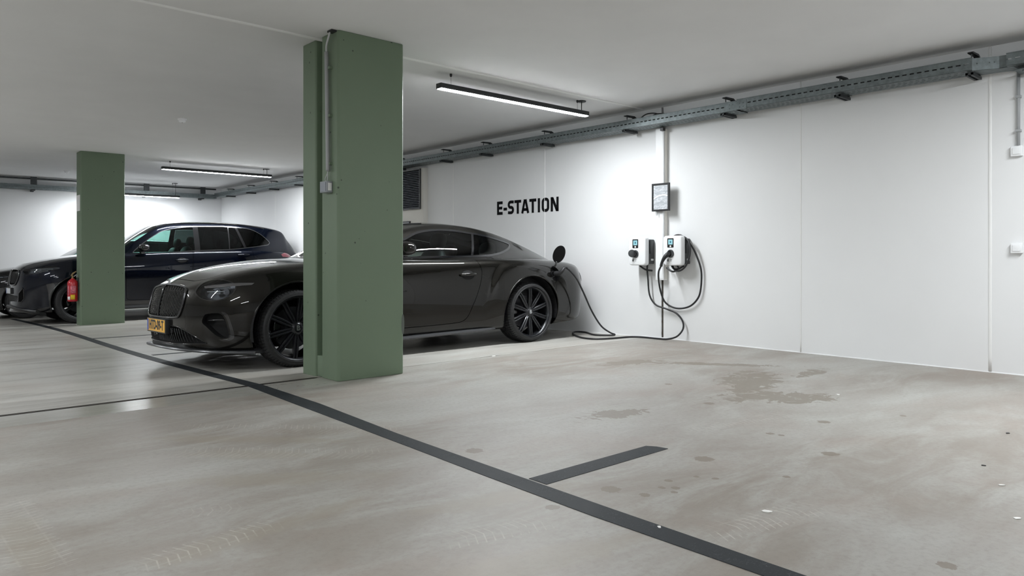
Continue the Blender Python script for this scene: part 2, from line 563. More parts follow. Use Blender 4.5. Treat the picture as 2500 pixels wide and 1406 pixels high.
lc(MB().box(2.86, 3.35, 5.42, 5.525, 0.0, CEIL), 'joint_infill', M['green'], cn)
lc(MB().prism([(2.785, 5.42), (3.37, 5.42), (3.37, 5.525), (2.785, 5.525)], floor_z(5.5), 0.17, 'z'), 'joint_plug', M['green'], cn, bevel=0.008)
# scuff: broken corner on the wall side of the front half
lc(MB().prism([(3.372 + 0.014 * math.cos(t), 0.415 + 0.085 * math.sin(t)) for t in np.linspace(0, 2 * math.pi, 21)[:-1]], 5.1435, 5.146, 'y'), 'scuff_mark', plain('scuff_grey', (0.10, 0.115, 0.10), 0.7), cn)

cf = tag(empty('column', (2.73, 13.98, floor_z(13.98))), 'sage-green column carrying the red fire extinguisher, before the navy car', 'column', 'green columns')
bpy.context.view_layer.update()
lc(col_block(2.73, 3.41, 13.98, 14.31, floor_z(14.31) - 0.01, CEIL, 0.012), 'shaft', M['green'], cf, bevel=0.006)
lc(MB().box(2.722, 2.732, 14.02, 14.26, 1.75, 2.02), 'notice_plate', M['seal'], cf)

# ------------------------------------------------------------------ floor tape
def tape(poly, label, group='black floor tape lines'):
    """poly: outline (x, y); laid 2 mm thick on the floor"""
    mb = MB()
    n = len(poly)
    v = [(x, y, floor_z(y) + 0.0022) for x, y in poly] + [(x, y, floor_z(y) + 0.0002) for x, y in poly]
    h = n // 2
    fs = [(i, i + 1, n - 2 - i, n - 1 - i) for i in range(h - 1)]
    fs += [(n + i, n + n - 1 - i, n + n - 2 - i, n + i + 1) for i in range(h - 1)]
    fs += [(i, n + i, n + (i + 1) % n, (i + 1) % n) for i in range(n)]
    return tag(mb.add(v, fs).build('floor_tape', M['tape']), label, 'floor tape', group)
near_l = [(2.075, -2.0), (2.071, 1.17), (2.064, 1.85), (2.081, 2.54), (2.103, 3.15), (2.137, 4.38), (2.168, 5.444)]
near_r = [(2.277, 5.444), (2.272, 4.46), (2.212, 3.43), (2.192, 2.60), (2.178, 1.85), (2.169, 1.07), (2.17, -2.0)]
tape(near_l + near_r, 'long wide black tape line running from the floor joint towards the viewer')
ys = np.linspace(5.452, 17.2, 14)
tape([(2.17 - 0.045 * math.sin((y - 5.4) * 0.6), y) for y in ys] + [(2.275 - 0.045 * math.sin((y - 5.4) * 0.6), y) for y in ys[::-1]],
     'black tape line beyond the floor joint running past the parked car noses')
tape([(2.20, 2.348), (3.03, 2.345), (3.06, 2.30), (3.072, 2.236), (2.20, 2.237)][:4] + [(3.06, 2.236), (2.9, 2.236), (2.6, 2.236), (2.20, 2.237)],
     'short black tape stub in the foreground meeting the long line')
tape([(2.27, 8.20), (3.1, 8.20), (3.1, 8.28), (2.27, 8.28)], 'short black tape stub on the floor at the nose of the coupe')
tape([(2.27, 10.92), (3.1, 10.92), (3.1, 11.0), (2.27, 11.0)], 'short black tape stub on the empty bay floor behind the coupe')
tape([(2.27, 14.17), (2.70, 14.17), (2.70, 14.25), (2.27, 14.25)], 'short black tape stub at the foot of the far column')

# ------------------------------------------------------------------ linear lamps
def lamp(drop):
    r = empty('linear_lamp')
    tag(r, 'x', 'lamp', 'linear pendant lamps')
    MB().box(0, 2.11, -0.040, 0.040, 0.0, 0.05).build('housing', M['lampbody'], r, bevel=0.004)
    prof = [(0.036 * math.cos(a), 0.001 - 0.008 * math.sin(a) ** 0.5) for a in np.linspace(0, math.pi, 9)]
    mb = MB()
    n = len(prof)
    v = [(0.015, y, z) for y, z in prof] + [(2.095, y, z) for y, z in prof]
    mb.add(v, [(i, i + 1, n + i + 1, n + i) for i in range(n - 1)] + [tuple(range(n)), tuple(range(2 * n - 1, n - 1, -1))])
    mb.build('diffuser', M['led'], r, auto=50)
    for x in (0.15, 1.95):
        w = MB().tube([(x, 0, 0.05), (x, 0, drop)], 0.0016, 6).build('suspension_wire', M['darksteel'], r)
        MB().lathe([(0, drop), (0.012, drop), (0.012, drop - 0.023), (0.006, drop - 0.03), (0, drop - 0.03)], 10, 'z', (x, 0, 0)).build('ceiling_anchor', M['black'], w)
    c = MB().tube([(2.02, 0, 0.05), (2.021, 0.002, drop * 0.6), (2.02, 0, drop - 0.008)], 0.005, 8).build('feed_cable', M['black'], r, smooth=True)
    MB().lathe([(0, drop), (0.052, drop), (0.052, drop - 0.007), (0.045, drop - 0.013), (0, drop - 0.013)], 20, 'z', (2.02, 0, 0)).build('canopy', M['black'], c, auto=40)
    return r
lamps = [(4.12, 5.67, 2.60, 'bright linear lamp hanging between the near column and the charging wall'),
         (4.13, 14.4, 2.60, 'slim linear lamp hanging over the navy car by the far column'),
         (3.68, 18.75, 2.41, 'farthest linear lamp, glowing in front of the end wall'),
         (4.12, 0.4, 2.60, 'linear lamp out of view above the bay at the right of the viewer'),
         (-2.9, -3.06, 2.60, 'linear lamp out of view over the aisle behind the viewer'),
         (-2.9, 1.3, 2.60, 'linear lamp out of view over the aisle beside the viewer'),
         (-2.9, 5.67, 2.60, 'linear lamp out of view over the aisle, level with the near column'),
         (-2.9, 10.0, 2.60, 'linear lamp out of view over the aisle, between the two columns'),
         (-2.9, 14.4, 2.60, 'linear lamp out of view over the aisle, level with the far column')]
for i, (x, y, z, lab) in enumerate(lamps):
    o = lamp(CEIL - z)
    o.location = (x, y, z)
    o['label'] = lab
# ------------------------------------------------------------------ cable trays
def slotted_rail(mb, x0, x1, y0, y1, z0, z1, zs, pitch=0.06, slot=0.036, hs=0.011):
    """rail in the y direction with a row of real slots at height zs"""
    mb.box(x0, x1, y0, y1, z0, zs - hs / 2)
    mb.box(x0, x1, y0, y1, zs + hs / 2, z1)
    y = y0
    while y < y1 - 1e-6:
        e = min(y + pitch - slot, y1)
        mb.box(x0, x1, y, e, zs - hs / 2, zs + hs / 2)
        y += pitch
def slotted_bottom(mb, x0, x1, y0, y1, z0, z1, pitch=0.05, slot=0.03):
    rows = [(x0, x0 + 0.045), (x0 + 0.057, x0 + 0.10), (x0 + 0.112, x0 + 0.155), (x0 + 0.167, x1)]
    for a, b_ in rows:
        mb.box(a, b_, y0, y1, z0, z1)
    for k in range(3):
        a, b_ = rows[k][1], rows[k + 1][0]
        y = y0 + (0.02 if k % 2 else 0)
        while y < y1 - 0.03:
            mb.box(a, b_, y, y + pitch - slot, z0, z1)
            y += pitch
def tray_section(mb, x0, x1, y0, y1, z0, h=0.10):
    t = 0.002
    slotted_rail(mb, x0, x0 + t, y0, y1, z0, z0 + h, z0 + 0.052)
    mb.box(x1 - t, x1, y0, y1, z0, z0 + h)
    mb.box(x0 - 0.004, x0 + 0.012, y0, y1, z0 + h - 0.003, z0 + h + 0.003)      # rolled top edge
    mb.box(x1 - 0.012, x1 + 0.004, y0, y1, z0 + h - 0.003, z0 + h + 0.003)
    slotted_bottom(mb, x0, x1, y0, y1, z0, z0 + t)
def c_bracket(y, x0, x1, z0, z1):
    """C-shaped hanger: top flange, back post, twin arm under the tray"""
    mb = MB()
    xb = x1 + 0.018
    top = [(x0 + 0.03, z1 - 0.012), (x0 + 0.05, z1), (xb - 0.05, z1 + 0.004), (xb - 0.015, z1 - 0.012), (xb, z1 - 0.045), (xb, z0 - 0.03), (xb - 0.012, z0 - 0.03),
           (xb - 0.012, z1 - 0.05), (xb - 0.03, z1 - 0.028), (xb - 0.06, z1 - 0.014), (x0 + 0.05, z1 - 0.014)]
    mb.prism(top, y - 0.02, y + 0.02, 'y')
    for dy in (-0.028, 0.012):
        mb.box(x0 + 0.02, xb, y + dy, y + dy + 0.018, z0 - 0.03, z0 - 0.004)
    mb.box(x0 + 0.02, x0 + 0.026, y - 0.028, y + 0.03, z0 - 0.022, z0 - 0.004)
    mb.tube([(x0 + 0.075, y, z1 - 0.01), (x0 + 0.075, y, z1 - 0.05)], 0.005, 6)
    mb.box(xb - 0.012, WALL_X - 0.011, y - 0.02, y + 0.02, z0 + 0.02, z0 + 0.05)
    return mb
T0, T1, TZ = 6.82, 7.05, 2.512
tr = tag(empty('cable_tray', (T0, 2.0, TZ)), 'long perforated galvanised cable tray along the charging wall under the ceiling', 'cable tray', 'galvanised cable trays')
bpy.context.view_layer.update()
for a, b_ in ((1.93, 4.10), (4.10, 7.1), (7.1, 10.1), (10.1, 13.1), (13.1, 16.1), (16.1, 19.28)):
    mb = MB()
    tray_section(mb, T0, T1, a, b_ - 0.004, TZ + (0.012 if a < 4 else 0))
    lc(mb, 'tray_section', M['galv'], tr)
mb = MB()
mb.box(T0 - 0.004, T0 - 0.001, 3.98, 4.22, TZ + 0.005, TZ + 0.095)
for q in (4.02, 4.06, 4.14, 4.18):
    for z in (0.03, 0.07):
        mb.tube([(T0 - 0.009, q, TZ + z), (T0 - 0.002, q, TZ + z)], 0.005, 6)
lc(mb, 'splice_plate', M['galv'], tr)
for y in (1.955, 3.05, 4.27, 5.62, 7.05, 8.35, 9.35, 10.7, 12.1, 13.4, 14.6, 15.9, 17.2, 18.5):
    lc(c_bracket(y, T0, T1, TZ, TZ + 0.175), 'bracket', M['darksteel'], tr)
# bend piece and the wide tray that goes on from it
mb = MB()
zb, zt_ = TZ + 0.004, TZ + 0.106
elbow = [(T0, 1.93), (6.905, 1.76), (6.905, 1.70)]
for (xa, ya), (xc, yc) in zip(elbow[:-1], elbow[1:]):
    mb.add([(xa, ya, zb), (xc, yc, zb), (xc, yc, zt_), (xa, ya, zt_), (xa + 0.003, ya, zb), (xc + 0.003, yc, zb), (xc + 0.003, yc, zt_), (xa + 0.003, ya, zt_)],
           [(0, 1, 2, 3), (7, 6, 5, 4), (0, 4, 5, 1), (3, 2, 6, 7), (0, 3, 7, 4), (1, 5, 6, 2)])
arc = [(T1, 1.93), (7.052, 1.84), (7.058, 1.78), (7.075, 1.73), (7.10, 1.70)]
poly = [(T0, 1.93)] + [(6.905, 1.76), (6.905, 1.66), (7.10, 1.66)] + arc[::-1]
mb.prism(poly, zb, zb + 0.003, 'z')
for y in (1.90, 1.82, 1.79):
    mb.tube([(6.83 + (1.93 - y) * 0.5 - 0.012, y, TZ + 0.06), (6.83 + (1.93 - y) * 0.5, y, TZ + 0.06)], 0.006, 6)
lc(mb, 'bend_piece', M['galv'], tr)
mb = MB()
tray_section(mb, 6.86, 7.10, -2.2, 1.70, TZ + 0.006)
lc(mb, 'tray_section', M['galv'], tr)
mb = MB()
mb.prism([(6.90, 1.66), (7.105, 1.66), (7.105, 1.50), (7.0, 1.40), (6.90, 1.40)], TZ - 0.03, TZ - 0.026, 'z')
mb.add([(6.90, 1.62, TZ + 0.04), (6.90, 1.40, TZ - 0.026), (6.90, 1.39, TZ - 0.026), (6.90, 1.60, TZ + 0.05)], [(0, 1, 2, 3)])
mb.prism([(6.93, 1.60), (7.08, 1.46), (7.09, 1.47), (6.94, 1.61)], TZ - 0.042, TZ - 0.03, 'z')
lc(mb, 'gusset_plate', M['galv'], tr)
# loose cables lying in and climbing out of the tray at the trunking
mb = MB()
mb.tube(catmull([(6.88, 5.42, TZ + 0.10), (6.92, 5.35, TZ + 0.155), (6.98, 5.26, TZ + 0.16), (7.02, 5.16, TZ + 0.11)], 6), 0.007, 8)
mb.tube(catmull([(6.90, 5.3, TZ + 0.09), (6.94, 5.22, TZ + 0.14), (6.99, 5.1, TZ + 0.13), (7.02, 5.0, TZ + 0.08)], 6), 0.007, 8)
for k in range(4):
    mb.tube([(6.90 + 0.035 * k, y, TZ + 0.032 + 0.004 * math.sin(y * 2 + k)) for y in np.linspace(2.0, 19.2, 40)], 0.009, 6)
for dz in (0.042, 0.066):  # added dark strands behind the front rail, giving the slots their shade
    mb.tube([(6.852 + 0.003 * math.sin(y * 1.7 + dz * 90), y, TZ + dz) for y in np.linspace(2.0, 19.2, 60)], 0.017, 8)
lc(mb, 'cables_and_slot_shade', M['rubber'], tr, smooth=True)

# tray along the far wall (same profile turned a quarter)
tf = tag(empty('cable_tray', (2.0, 19.33, 2.49)), 'perforated galvanised cable tray running along the far end wall', 'cable tray', 'galvanised cable trays')
rotm = Matrix(((0, 1, 0, 0), (-1, 0, 0, 0), (0, 0, 1, 0), (0, 0, 0, 1)))      # (x,y)->(y,-x)
def turned(mb, name, mat):
    v = []
    for x, y, z in mb.v:
        v.append((y, 19.33 + (x - 0.0), z))
    mb.v = v
    o = mb.build(name, mat, tf)
    o.matrix_parent_inverse = tf.matrix_basis.inverted()
    return o
bpy.context.view_layer.update()
for a, b_ in ((-4.5, -1.5), (-1.5, 1.5), (1.5, 4.5), (4.5, 6.9)):
    mb = MB()
    tray_section(mb, 0.0, 0.2, a, b_ - 0.004, 2.485)
    turned(mb, 'tray_section', M['galv'])
def far_post(x):
    mb = MB()
    mb.box(-0.01, 0.02, x - 0.06, x + 0.06, 2.59, CEIL)
    return mb
def far_arm(x):
    mb = MB()
    mb.prism([(0.0, 2.455), (0.2, 2.455), (0.2, 2.44), (0.289, 2.44), (0.289, 2.6), (0.22, 2.6), (0.22, 2.482), (0.0, 2.482)], x - 0.03, x + 0.03, 'y')
    return mb
for x in (-2.4, 0.3, 2.85, 5.2, 6.55):
    turned(far_post(x), 'drop_plate', M['darksteel'])
    turned(far_arm(x), 'bracket', M['darksteel'])
rail = MB()
rail.box(0.05, 0.075, -4.5, 6.9, CEIL - 0.055, CEIL - 0.02)
turned(rail, 'top_rail', M['darksteel'])

# ------------------------------------------------------------------ trunking + framed sheet on it
tk = tag(MB().box(7.04, WALL_X - 0.001, 5.19, 5.305, 0.70, 2.50).build('cable_trunking', M['white_pl'], bevel=0.004),
         'white vertical cable trunking box between the two chargers', 'trunking')
MB().box(7.036, 7.041, 5.20, 5.295, 0.72, 2.48).build('cover', M['white_pl'], tk)
MB().box(7.06, 7.11, 5.184, 5.191, 0.71, 2.49).build('side_strip', M['cream'], tk)
MB().box(7.0, 7.05, 5.17, 5.21, 2.462, 2.50).build('top_clip', M['black'], tk)
def sheet_mat():
    m, nt, b = new_mat('printed_sheet')
    g = G(nt)
    tc = g.n('ShaderNodeTexCoord')
    P = tc.outputs['Object']
    sp = g.n('ShaderNodeSeparateXYZ')
    nt.links.new(P, sp.inputs[0])
    Y, Z = sp.outputs[1], sp.outputs[2]
    n1 = g.noise(g.scalevec(P, (1, 1, 3.0)), 14, 6, 0.7, 0.8)
    n2 = g.noise(g.scalevec(P, (1, 3, 9.0)), 16, 4, 0.7, 0.3)
    col = g.mix(g.step(n1, 0.42, 0.62), (0.42, 0.44, 0.47), (0.66, 0.68, 0.70))
    col = g.mix(g.m('MULTIPLY', g.step(n2, 0.52, 0.62), 0.6), col, (0.30, 0.32, 0.35))
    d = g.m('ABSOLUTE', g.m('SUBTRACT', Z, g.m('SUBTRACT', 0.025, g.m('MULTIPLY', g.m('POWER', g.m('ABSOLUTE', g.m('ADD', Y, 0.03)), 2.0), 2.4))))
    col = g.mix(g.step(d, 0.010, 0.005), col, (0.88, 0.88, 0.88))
    nt.links.new(col, b.inputs['Base Color'])
    setp(b, rough=0.12)
    return m
M['sheet'] = sheet_mat()
M['matt_black'] = plain('matt_black_vinyl', (0.008, 0.008, 0.009), 0.9, spec=0.1)
def framed(name, x, yc, zc, w, h, label, fw=0.02):
    r = tag(empty(name, (x, yc, zc)), label, 'frame', 'black framed sheets')
    mb = MB()
    for a, b_, c, d in ((-w / 2, w / 2, h / 2 - fw, h / 2), (-w / 2, w / 2, -h / 2, -h / 2 + fw), (-w / 2, -w / 2 + fw, -h / 2 + fw, h / 2 - fw), (w / 2 - fw, w / 2, -h / 2 + fw, h / 2 - fw)):
        mb.box(-0.012, 0.012, a, b_, c, d)
    mb.build('frame', M['black'], r)
    MB().box(-0.004, 0.006, -w / 2 + fw, w / 2 - fw, -h / 2 + fw, h / 2 - fw).build('printed_sheet', M['sheet'], r)
    MB().box(0.006, 0.012, -w / 2 + 0.01, w / 2 - 0.01, -h / 2 + 0.01, h / 2 - 0.01).build('back_board', M['darkgrey'], r)
    return r
fr = framed('wall_frame', 7.005, 5.202, 1.679, 0.248, 0.328, 'black framed sheet mounted on the white trunking above the chargers')
MB().box(-0.004, 0.004, 0.055, 0.061, -0.215, -0.16).build('hanging_tab', M['sealgrey'], fr)
framed('wall_frame', WALL_X - 0.105, 10.66, 1.42, 0.36, 0.33, 'small black framed sheet on the cream pier under the louvre')
# joint that shows below the trunking: crumbling dark filler
mb = MB()
pts = [(WALL_X + 0.018, 5.268 + rj.uniform(-0.004, 0.004), z) for z in np.linspace(0.0, 0.72, 26)]
mb.tube(pts, [0.010 + rj.uniform(0, 0.006) for _ in pts], 6)
mb.build('joint_filler', M['joint'], wr, smooth=True)

# ------------------------------------------------------------------ E-STATION lettering
def stroke(mb, pts, w, x0, x1, cut=True, closed=False):
    """flat stroke along a polyline in the (u, z) plane, mitred"""
    P = [np.array(p, float) for p in pts]
    n = len(P)
    L, R = [], []
    for i in range(n):
        if closed:
            a, b_ = P[i] - P[i - 1], P[(i + 1) % n] - P[i]
        else:
            a = P[i] - P[max(i - 1, 0)] if i else P[1] - P[0]
            b_ = P[min(i + 1, n - 1)] - P[i] if i < n - 1 else P[-1] - P[-2]
        a = a / np.linalg.norm(a)
        b_ = b_ / np.linalg.norm(b_)
        na, nb = np.array([-a[1], a[0]]), np.array([-b_[1], b_[0]])
        mm = na + nb
        mm /= max(np.linalg.norm(mm), 1e-6)
        k = w / 2 / max(0.5, mm.dot(na))
        L.append(P[i] + mm * k)
        R.append(P[i] - mm * k)
    v = []
    for x in (x0, x1):
        v += [(x, p[0], p[1]) for p in L] + [(x, p[0], p[1]) for p in R]
    fs = []
    m = 2 * n
    for i in range(n if closed else n - 1):
        j = (i + 1) % n
        fs += [(i, j, n + j, n + i), (m + i, m + n + i, m + n + j, m + j), (i, m + i, m + j, j), (n + i, n + j, m + n + j, m + n + i)]
    if not closed:
        fs += [(0, n, m + n, m), (n - 1, m + n - 1, m + 2 * n - 1, 2 * n - 1)]
    mb.add(v, fs)
def letter(ch, h, w, sw):
    """strokes in a box w x h, u to the right, from the lower left corner"""
    s2 = sw / 2
    def arc(cx, cz, rx, rz, a0, a1, n=8):
        return [(cx + rx * math.cos(math.radians(a0 + (a1 - a0) * k / n)), cz + rz * math.sin(math.radians(a0 + (a1 - a0) * k / n))) for k in range(n + 1)]
    r = w * 0.42
    if ch == 'E':
        return [([(s2, 0), (s2, h)], 0), ([(sw, h - s2), (w, h - s2)], 0), ([(sw, h / 2), (w * 0.92, h / 2)], 0), ([(sw, s2), (w, s2)], 0)]
    if ch == '-':
        return [([(0, h * 0.40), (w, h * 0.40)], 0)]
    if ch == 'T':
        return [([(0, h - s2), (w, h - s2)], 0), ([(w / 2, 0), (w / 2, h - sw)], 0)]
    if ch == 'I':
        return [([(s2, 0), (s2, h)], 0)]
    if ch == 'N':
        return [([(s2, 0), (s2, h)], 0), ([(w - s2, 0), (w - s2, h)], 0), ([(s2 + sw * 0.25, h - s2 * 0.6), (w - s2 - sw * 0.25, s2 * 0.6)], 0)]
    if ch == 'A':
        return [([(s2 * 0.9, 0), (w / 2 - s2 * 0.35, h)], 0), ([(w - s2 * 0.9, 0), (w / 2 + s2 * 0.35, h)], 0), ([(w * 0.22, h * 0.27), (w * 0.78, h * 0.27)], 0)]
    if ch == 'O':
        p = arc(w - s2 - r + s2, h - r, r - s2, r - s2, 0, 90) + arc(r, h - r, r - s2, r - s2, 90, 180) + arc(r, r, r - s2, r - s2, 180, 270) + arc(w - r, r, r - s2, r - s2, 270, 360)
        return [(p, 1)]
    if ch == 'S':
        q = (h + sw) / 4
        p = [(w * 0.95, h - s2 * 1.15)] + [(w * 0.7, h - s2)] + arc(q, h - q, q - s2, q - s2, 95, 265, 10)[0:] 
        p2 = arc(w - q, q, q - s2, q - s2, 85, -95, 10) + [(w * 0.28, s2)] + [(w * 0.04, s2 * 1.25)]
        return [(p + p2, 0)]
H_, SW = 0.2, 0.042
adv = []
u = 0.0
for q_, ch in enumerate('E-STATION'):
    w = {'E': 0.115, '-': 0.07, 'S': 0.125, 'T': 0.13, 'A': 0.15, 'I': 0.038, 'O': 0.135, 'N': 0.14}[ch]
    adv.append((ch, u, w))
    u += w + {'E': 0.02, '-': 0.018, 'S': 0.012, 'T': 0.006, 'A': 0.006, 'I': 0.034, 'O': 0.03, 'N': 0.03}[ch] + (0.026 if q_ == 5 else 0)
tot = u - 0.03
lt = tag(empty('wall_lettering', (WALL_X - 0.003, 8.297, 1.602)), 'black capital letters E-STATION stuck on the white wall', 'lettering')
k = 1.297 / tot
for ch, u0, w in adv:
    mb = MB()
    for pts, cl in letter(ch, H_, w * k, SW):
        stroke(mb, [(-(u0 * k + a), b_) for a, b_ in pts], SW if ch != 'A' else SW * 0.95, -0.0015, 0.002, closed=bool(cl))
    mb.build('letter', M['matt_black'], lt)

# ------------------------------------------------------------------ wall chargers
def charger_proto():
    r = empty('wall_charger')
    W_, Hh = 0.255, 0.345
    # white front shell: rounded outline, bulging front
    out = rrect(W_, Hh, 0.035, 6)
    mb = MB()
    rings = [(0.0, 1.0), (-0.035, 1.0), (-0.052, 0.985), (-0.062, 0.95), (-0.066, 0.86)]
    n = len(out)
    v = []
    for dx, sc in rings:
        v += [(dx, a * (1 - (1 - sc) * 0.8), b_ * (1 - (1 - sc) * 0.6)) for a, b_ in out]
    fs = []
    for k_ in range(len(rings) - 1):
        fs += [(k_ * n + i, k_ * n + (i + 1) % n, (k_ + 1) * n + (i + 1) % n, (k_ + 1) * n + i) for i in range(n)]
    fs += [tuple(range((len(rings) - 1) * n, len(rings) * n)), tuple(range(n - 1, -1, -1))]
    mb.add(v, fs)
    mb.build('front_cover', M['white_pl'], r, auto=50)
    # dark body behind, a little set to the right
    mb = MB()
    mb.prism([(0.0, -0.125), (0.0, 0.115), (0.129, 0.10), (0.129, -0.115)], -0.155, 0.14, 'z')
    mb.build('back_body', M['darkgrey'], r, bevel=0.012)
    mb = MB()
    mb.prism([(0.02, -0.138), (0.02, -0.115), (0.085, -0.115), (0.085, -0.130)], -0.03, 0.125, 'z')
    g1 = mb.build('side_grip', M['darkgrey'], r, bevel=0.004)
    MB().box(0.05, 0.095, -0.1265, -0.118, -0.115, -0.093).build('rating_label', M['seal'], r)
    bz = MB().prism(rrect(0.088, 0.108, 0.008, 3, 0.022, 0.088), -0.0665, -0.060, 'x').build('display_bezel', M['black'], r)
    MB().box(-0.068, -0.066, -0.008, 0.052, 0.07, 0.128).build('screen', M['cyan'], bz)
    MB().box(-0.0688, -0.0675, 0.012, 0.03, 0.088, 0.110).build('screen_symbol', M['cyan2'], bz)
    MB().lathe([(0, -0.0685), (0.011, -0.0685), (0.011, -0.066), (0, -0.066)], 12, 'x', (0, 0.022, 0.05)).build('reader_mark', M['white_pl'], bz)
    s_ = MB()
    s_.lathe([(0.047, -0.06), (0.047, -0.072), (0.042, -0.082), (0.036, -0.082), (0.034, -0.07), (0.0, -0.07)], 28, 'x', (0, 0.02, -0.035))
    s_.build('socket', M['darkgrey'], r, auto=40)
    mk = MB()
    for a, b_, c, d in ((0.045, 0.05, -0.125, -0.093), (0.053, 0.06, -0.125, -0.093), (0.063, 0.068, -0.125, -0.10), (0.02, 0.028, -0.105, -0.098), (0.0, 0.015, -0.104, -0.099), (0.008, 0.024, -0.120, -0.115)):
        mk.box(-0.0672, -0.0655, a, b_, c, d)
    mk.build('printed_mark', M['darkgrey'], r)
    return r
ch1 = charger_proto()
ch1.location = (6.99, 5.495, 1.045)
tag(ch1, 'white wall charger left of the trunking, its cable running to the coupe', 'charger', 'wall chargers')
ch2 = copy_tree(ch1)
ch2.location = (6.99, 4.985, 1.048)
tag(ch2, 'white wall charger right of the trunking with a plug in its socket', 'charger', 'wall chargers')
# the left one has its socket lid standing open
lid = MB()
lid.lathe([(0.046, 0.0), (0.046, -0.012), (0.02, -0.02), (0.0, -0.021)], 24, 'x', (0, 0, 0))
lo = lid.build('socket_lid', M['darkgrey'], ch1, auto=40, loc=(-0.098, 0.050, -0.03))
lo.rotation_euler = (0, 0.15, 1.0)
MB().tube([(-0.07, 0.02, -0.035), (-0.088, 0.02, -0.035)], 0.03, 20).build('socket_collar', M['black'], ch1, auto=40)
for chg, dy in ((ch1, 0.0), (ch2, 0.0)):
    pts = catmull([(0.05, 0.06, -0.155), (0.055, 0.03, -0.19), (0.06, -0.04, -0.225), (0.062, -0.13, -0.235) if chg is ch1 else (0.062, -0.06, -0.235)], 6)
    if chg is ch2:
        pts = catmull([(0.05, 0.02, -0.155), (0.055, 0.0, -0.21), (0.06, 0.08, -0.245), (0.065, 0.17, -0.2)], 6)
    MB().tube(pts, 0.011, 8).build('supply_hose', M['darkgrey'], chg, smooth=True)

def cable_obj(pts, r, label, per=8):
    return tag(MB().tube(catmull(pts, per), r, 10).build('charging_cable', M['rubber'], smooth=True), label, 'cable', 'black charging cables')
CR = 0.0105
c1 = [(7.06, 5.437, 0.90), (7.05, 5.437, 0.83), (7.05, 5.425, 0.713), (7.05, 5.40, 0.517), (7.055, 5.315, 0.405), (7.07, 5.167, 0.360), (7.07, 5.03, 0.317), (7.07, 4.945, 0.235),
      (7.06, 4.93, 0.143), (7.02, 4.985, 0.055), (7.0, 5.10, 0.016), (6.99, 5.22, 0.011), (6.98, 5.40, 0.011), (6.96, 5.52, 0.010), (6.85, 5.60, 0.008), (6.60, 5.64, 0.007),
      (6.44, 5.75, 0.005), (6.48, 6.0, -0.001), (6.75, 6.38, -0.009), (6.98, 6.56, -0.012), (7.03, 6.42, -0.010), (6.84, 6.12, -0.003), (6.86, 5.97, 0.0), (6.93, 5.875, 0.003),
      (6.955, 5.865, 0.012), (6.91, 5.90, 0.035), (6.81, 5.96, 0.12), (6.685, 6.0, 0.304), (6.535, 6.0, 0.536), (6.415, 6.0, 0.705), (6.31, 6.01, 0.805), (6.25, 6.03, 0.85)]
cable1 = cable_obj(c1, CR, 'black cable from the left charger looping over the floor up to the coupe')
c2 = [(6.855, 5.085, 0.875), (6.88, 5.14, 0.80), (6.95, 5.19, 0.69), (7.02, 5.21, 0.55), (7.06, 5.17, 0.43), (7.08, 5.03, 0.375), (7.085, 4.86, 0.405), (7.085, 4.745, 0.506), (7.085, 4.705, 0.638),
      (7.08, 4.70, 0.823), (7.06, 4.745, 0.985), (7.04, 4.80, 1.10), (7.03, 4.88, 1.19), (7.04, 4.97, 1.228), (7.07, 5.08, 1.20), (7.08, 5.12, 1.06), (7.07, 5.09, 0.90), (7.03, 5.03, 0.83),
      (6.99, 4.93, 0.815), (6.98, 4.84, 0.87), (6.99, 4.79, 1.0), (7.0, 4.80, 1.12), (7.02, 4.87, 1.195), (7.05, 5.0, 1.215), (7.085, 5.11, 1.12), (7.085, 5.125, 0.95), (7.06, 5.07, 0.845), (7.02, 4.97, 0.835), (7.0, 4.88, 0.87)]
cable2 = cable_obj(c2, CR, 'black cable coiled round the right charger with its plug in the socket')
# plug of the right charger
mb = MB()
pl = catmull([(6.965, 5.017, 1.013), (6.925, 5.02, 1.012), (6.89, 5.035, 0.995), (6.87, 5.06, 0.955), (6.858, 5.08, 0.905), (6.853, 5.087, 0.865)], 6)
mb.tube(pl, [0.036 - 0.02 * min(1, i / (len(pl) * 0.75)) for i in range(len(pl))], 16)
mb.build('plug', M['black'], cable2, smooth=True)

# ------------------------------------------------------------------ louvre on the pier
lv = tag(empty('ventilation_louvre', (WALL_X - 0.09, 10.19, 1.80)), 'black slatted ventilation louvre on the cream wall pier beside the column', 'louvre')
MB().box(-0.006, 0.0, 0.0, 1.0, 0.0, 0.655).build('back_plate', M['void'], lv)
mb = MB()
for a, b_, c, d in ((-0.02, 1.02, -0.02, 0.0), (-0.02, 1.02, 0.645, 0.665), (-0.02, 0.0, 0, 0.645), (1.0, 1.02, 0, 0.645)):
    mb.box(-0.03, 0.0, a, b_, c, d)
mb.build('frame', M['darkgrey'], lv)
for k_ in range(21):
    z = 0.010 + k_ * 0.0302
    if k_ == 0:
        sl = MB()
        sl.add([(-0.028, 0, 0), (-0.006, 0, 0.018), (-0.006, 1, 0.018), (-0.028, 1, 0), (-0.028, 0, 0.004), (-0.006, 0, 0.022), (-0.006, 1, 0.022), (-0.028, 1, 0.004)],
               [(0, 1, 2, 3), (7, 6, 5, 4), (0, 4, 5, 1), (3, 2, 6, 7), (0, 3, 7, 4), (1, 5, 6, 2)])
        s0 = sl.build('slat', plain('louvre_slat', (0.10, 0.11, 0.13), 0.4, metal=0.4), lv)
        s0.location = (0, 0, z)
    else:
        c = s0.copy()
        COL.objects.link(c)
        c.parent = lv
        c.location = (0, 0, z)

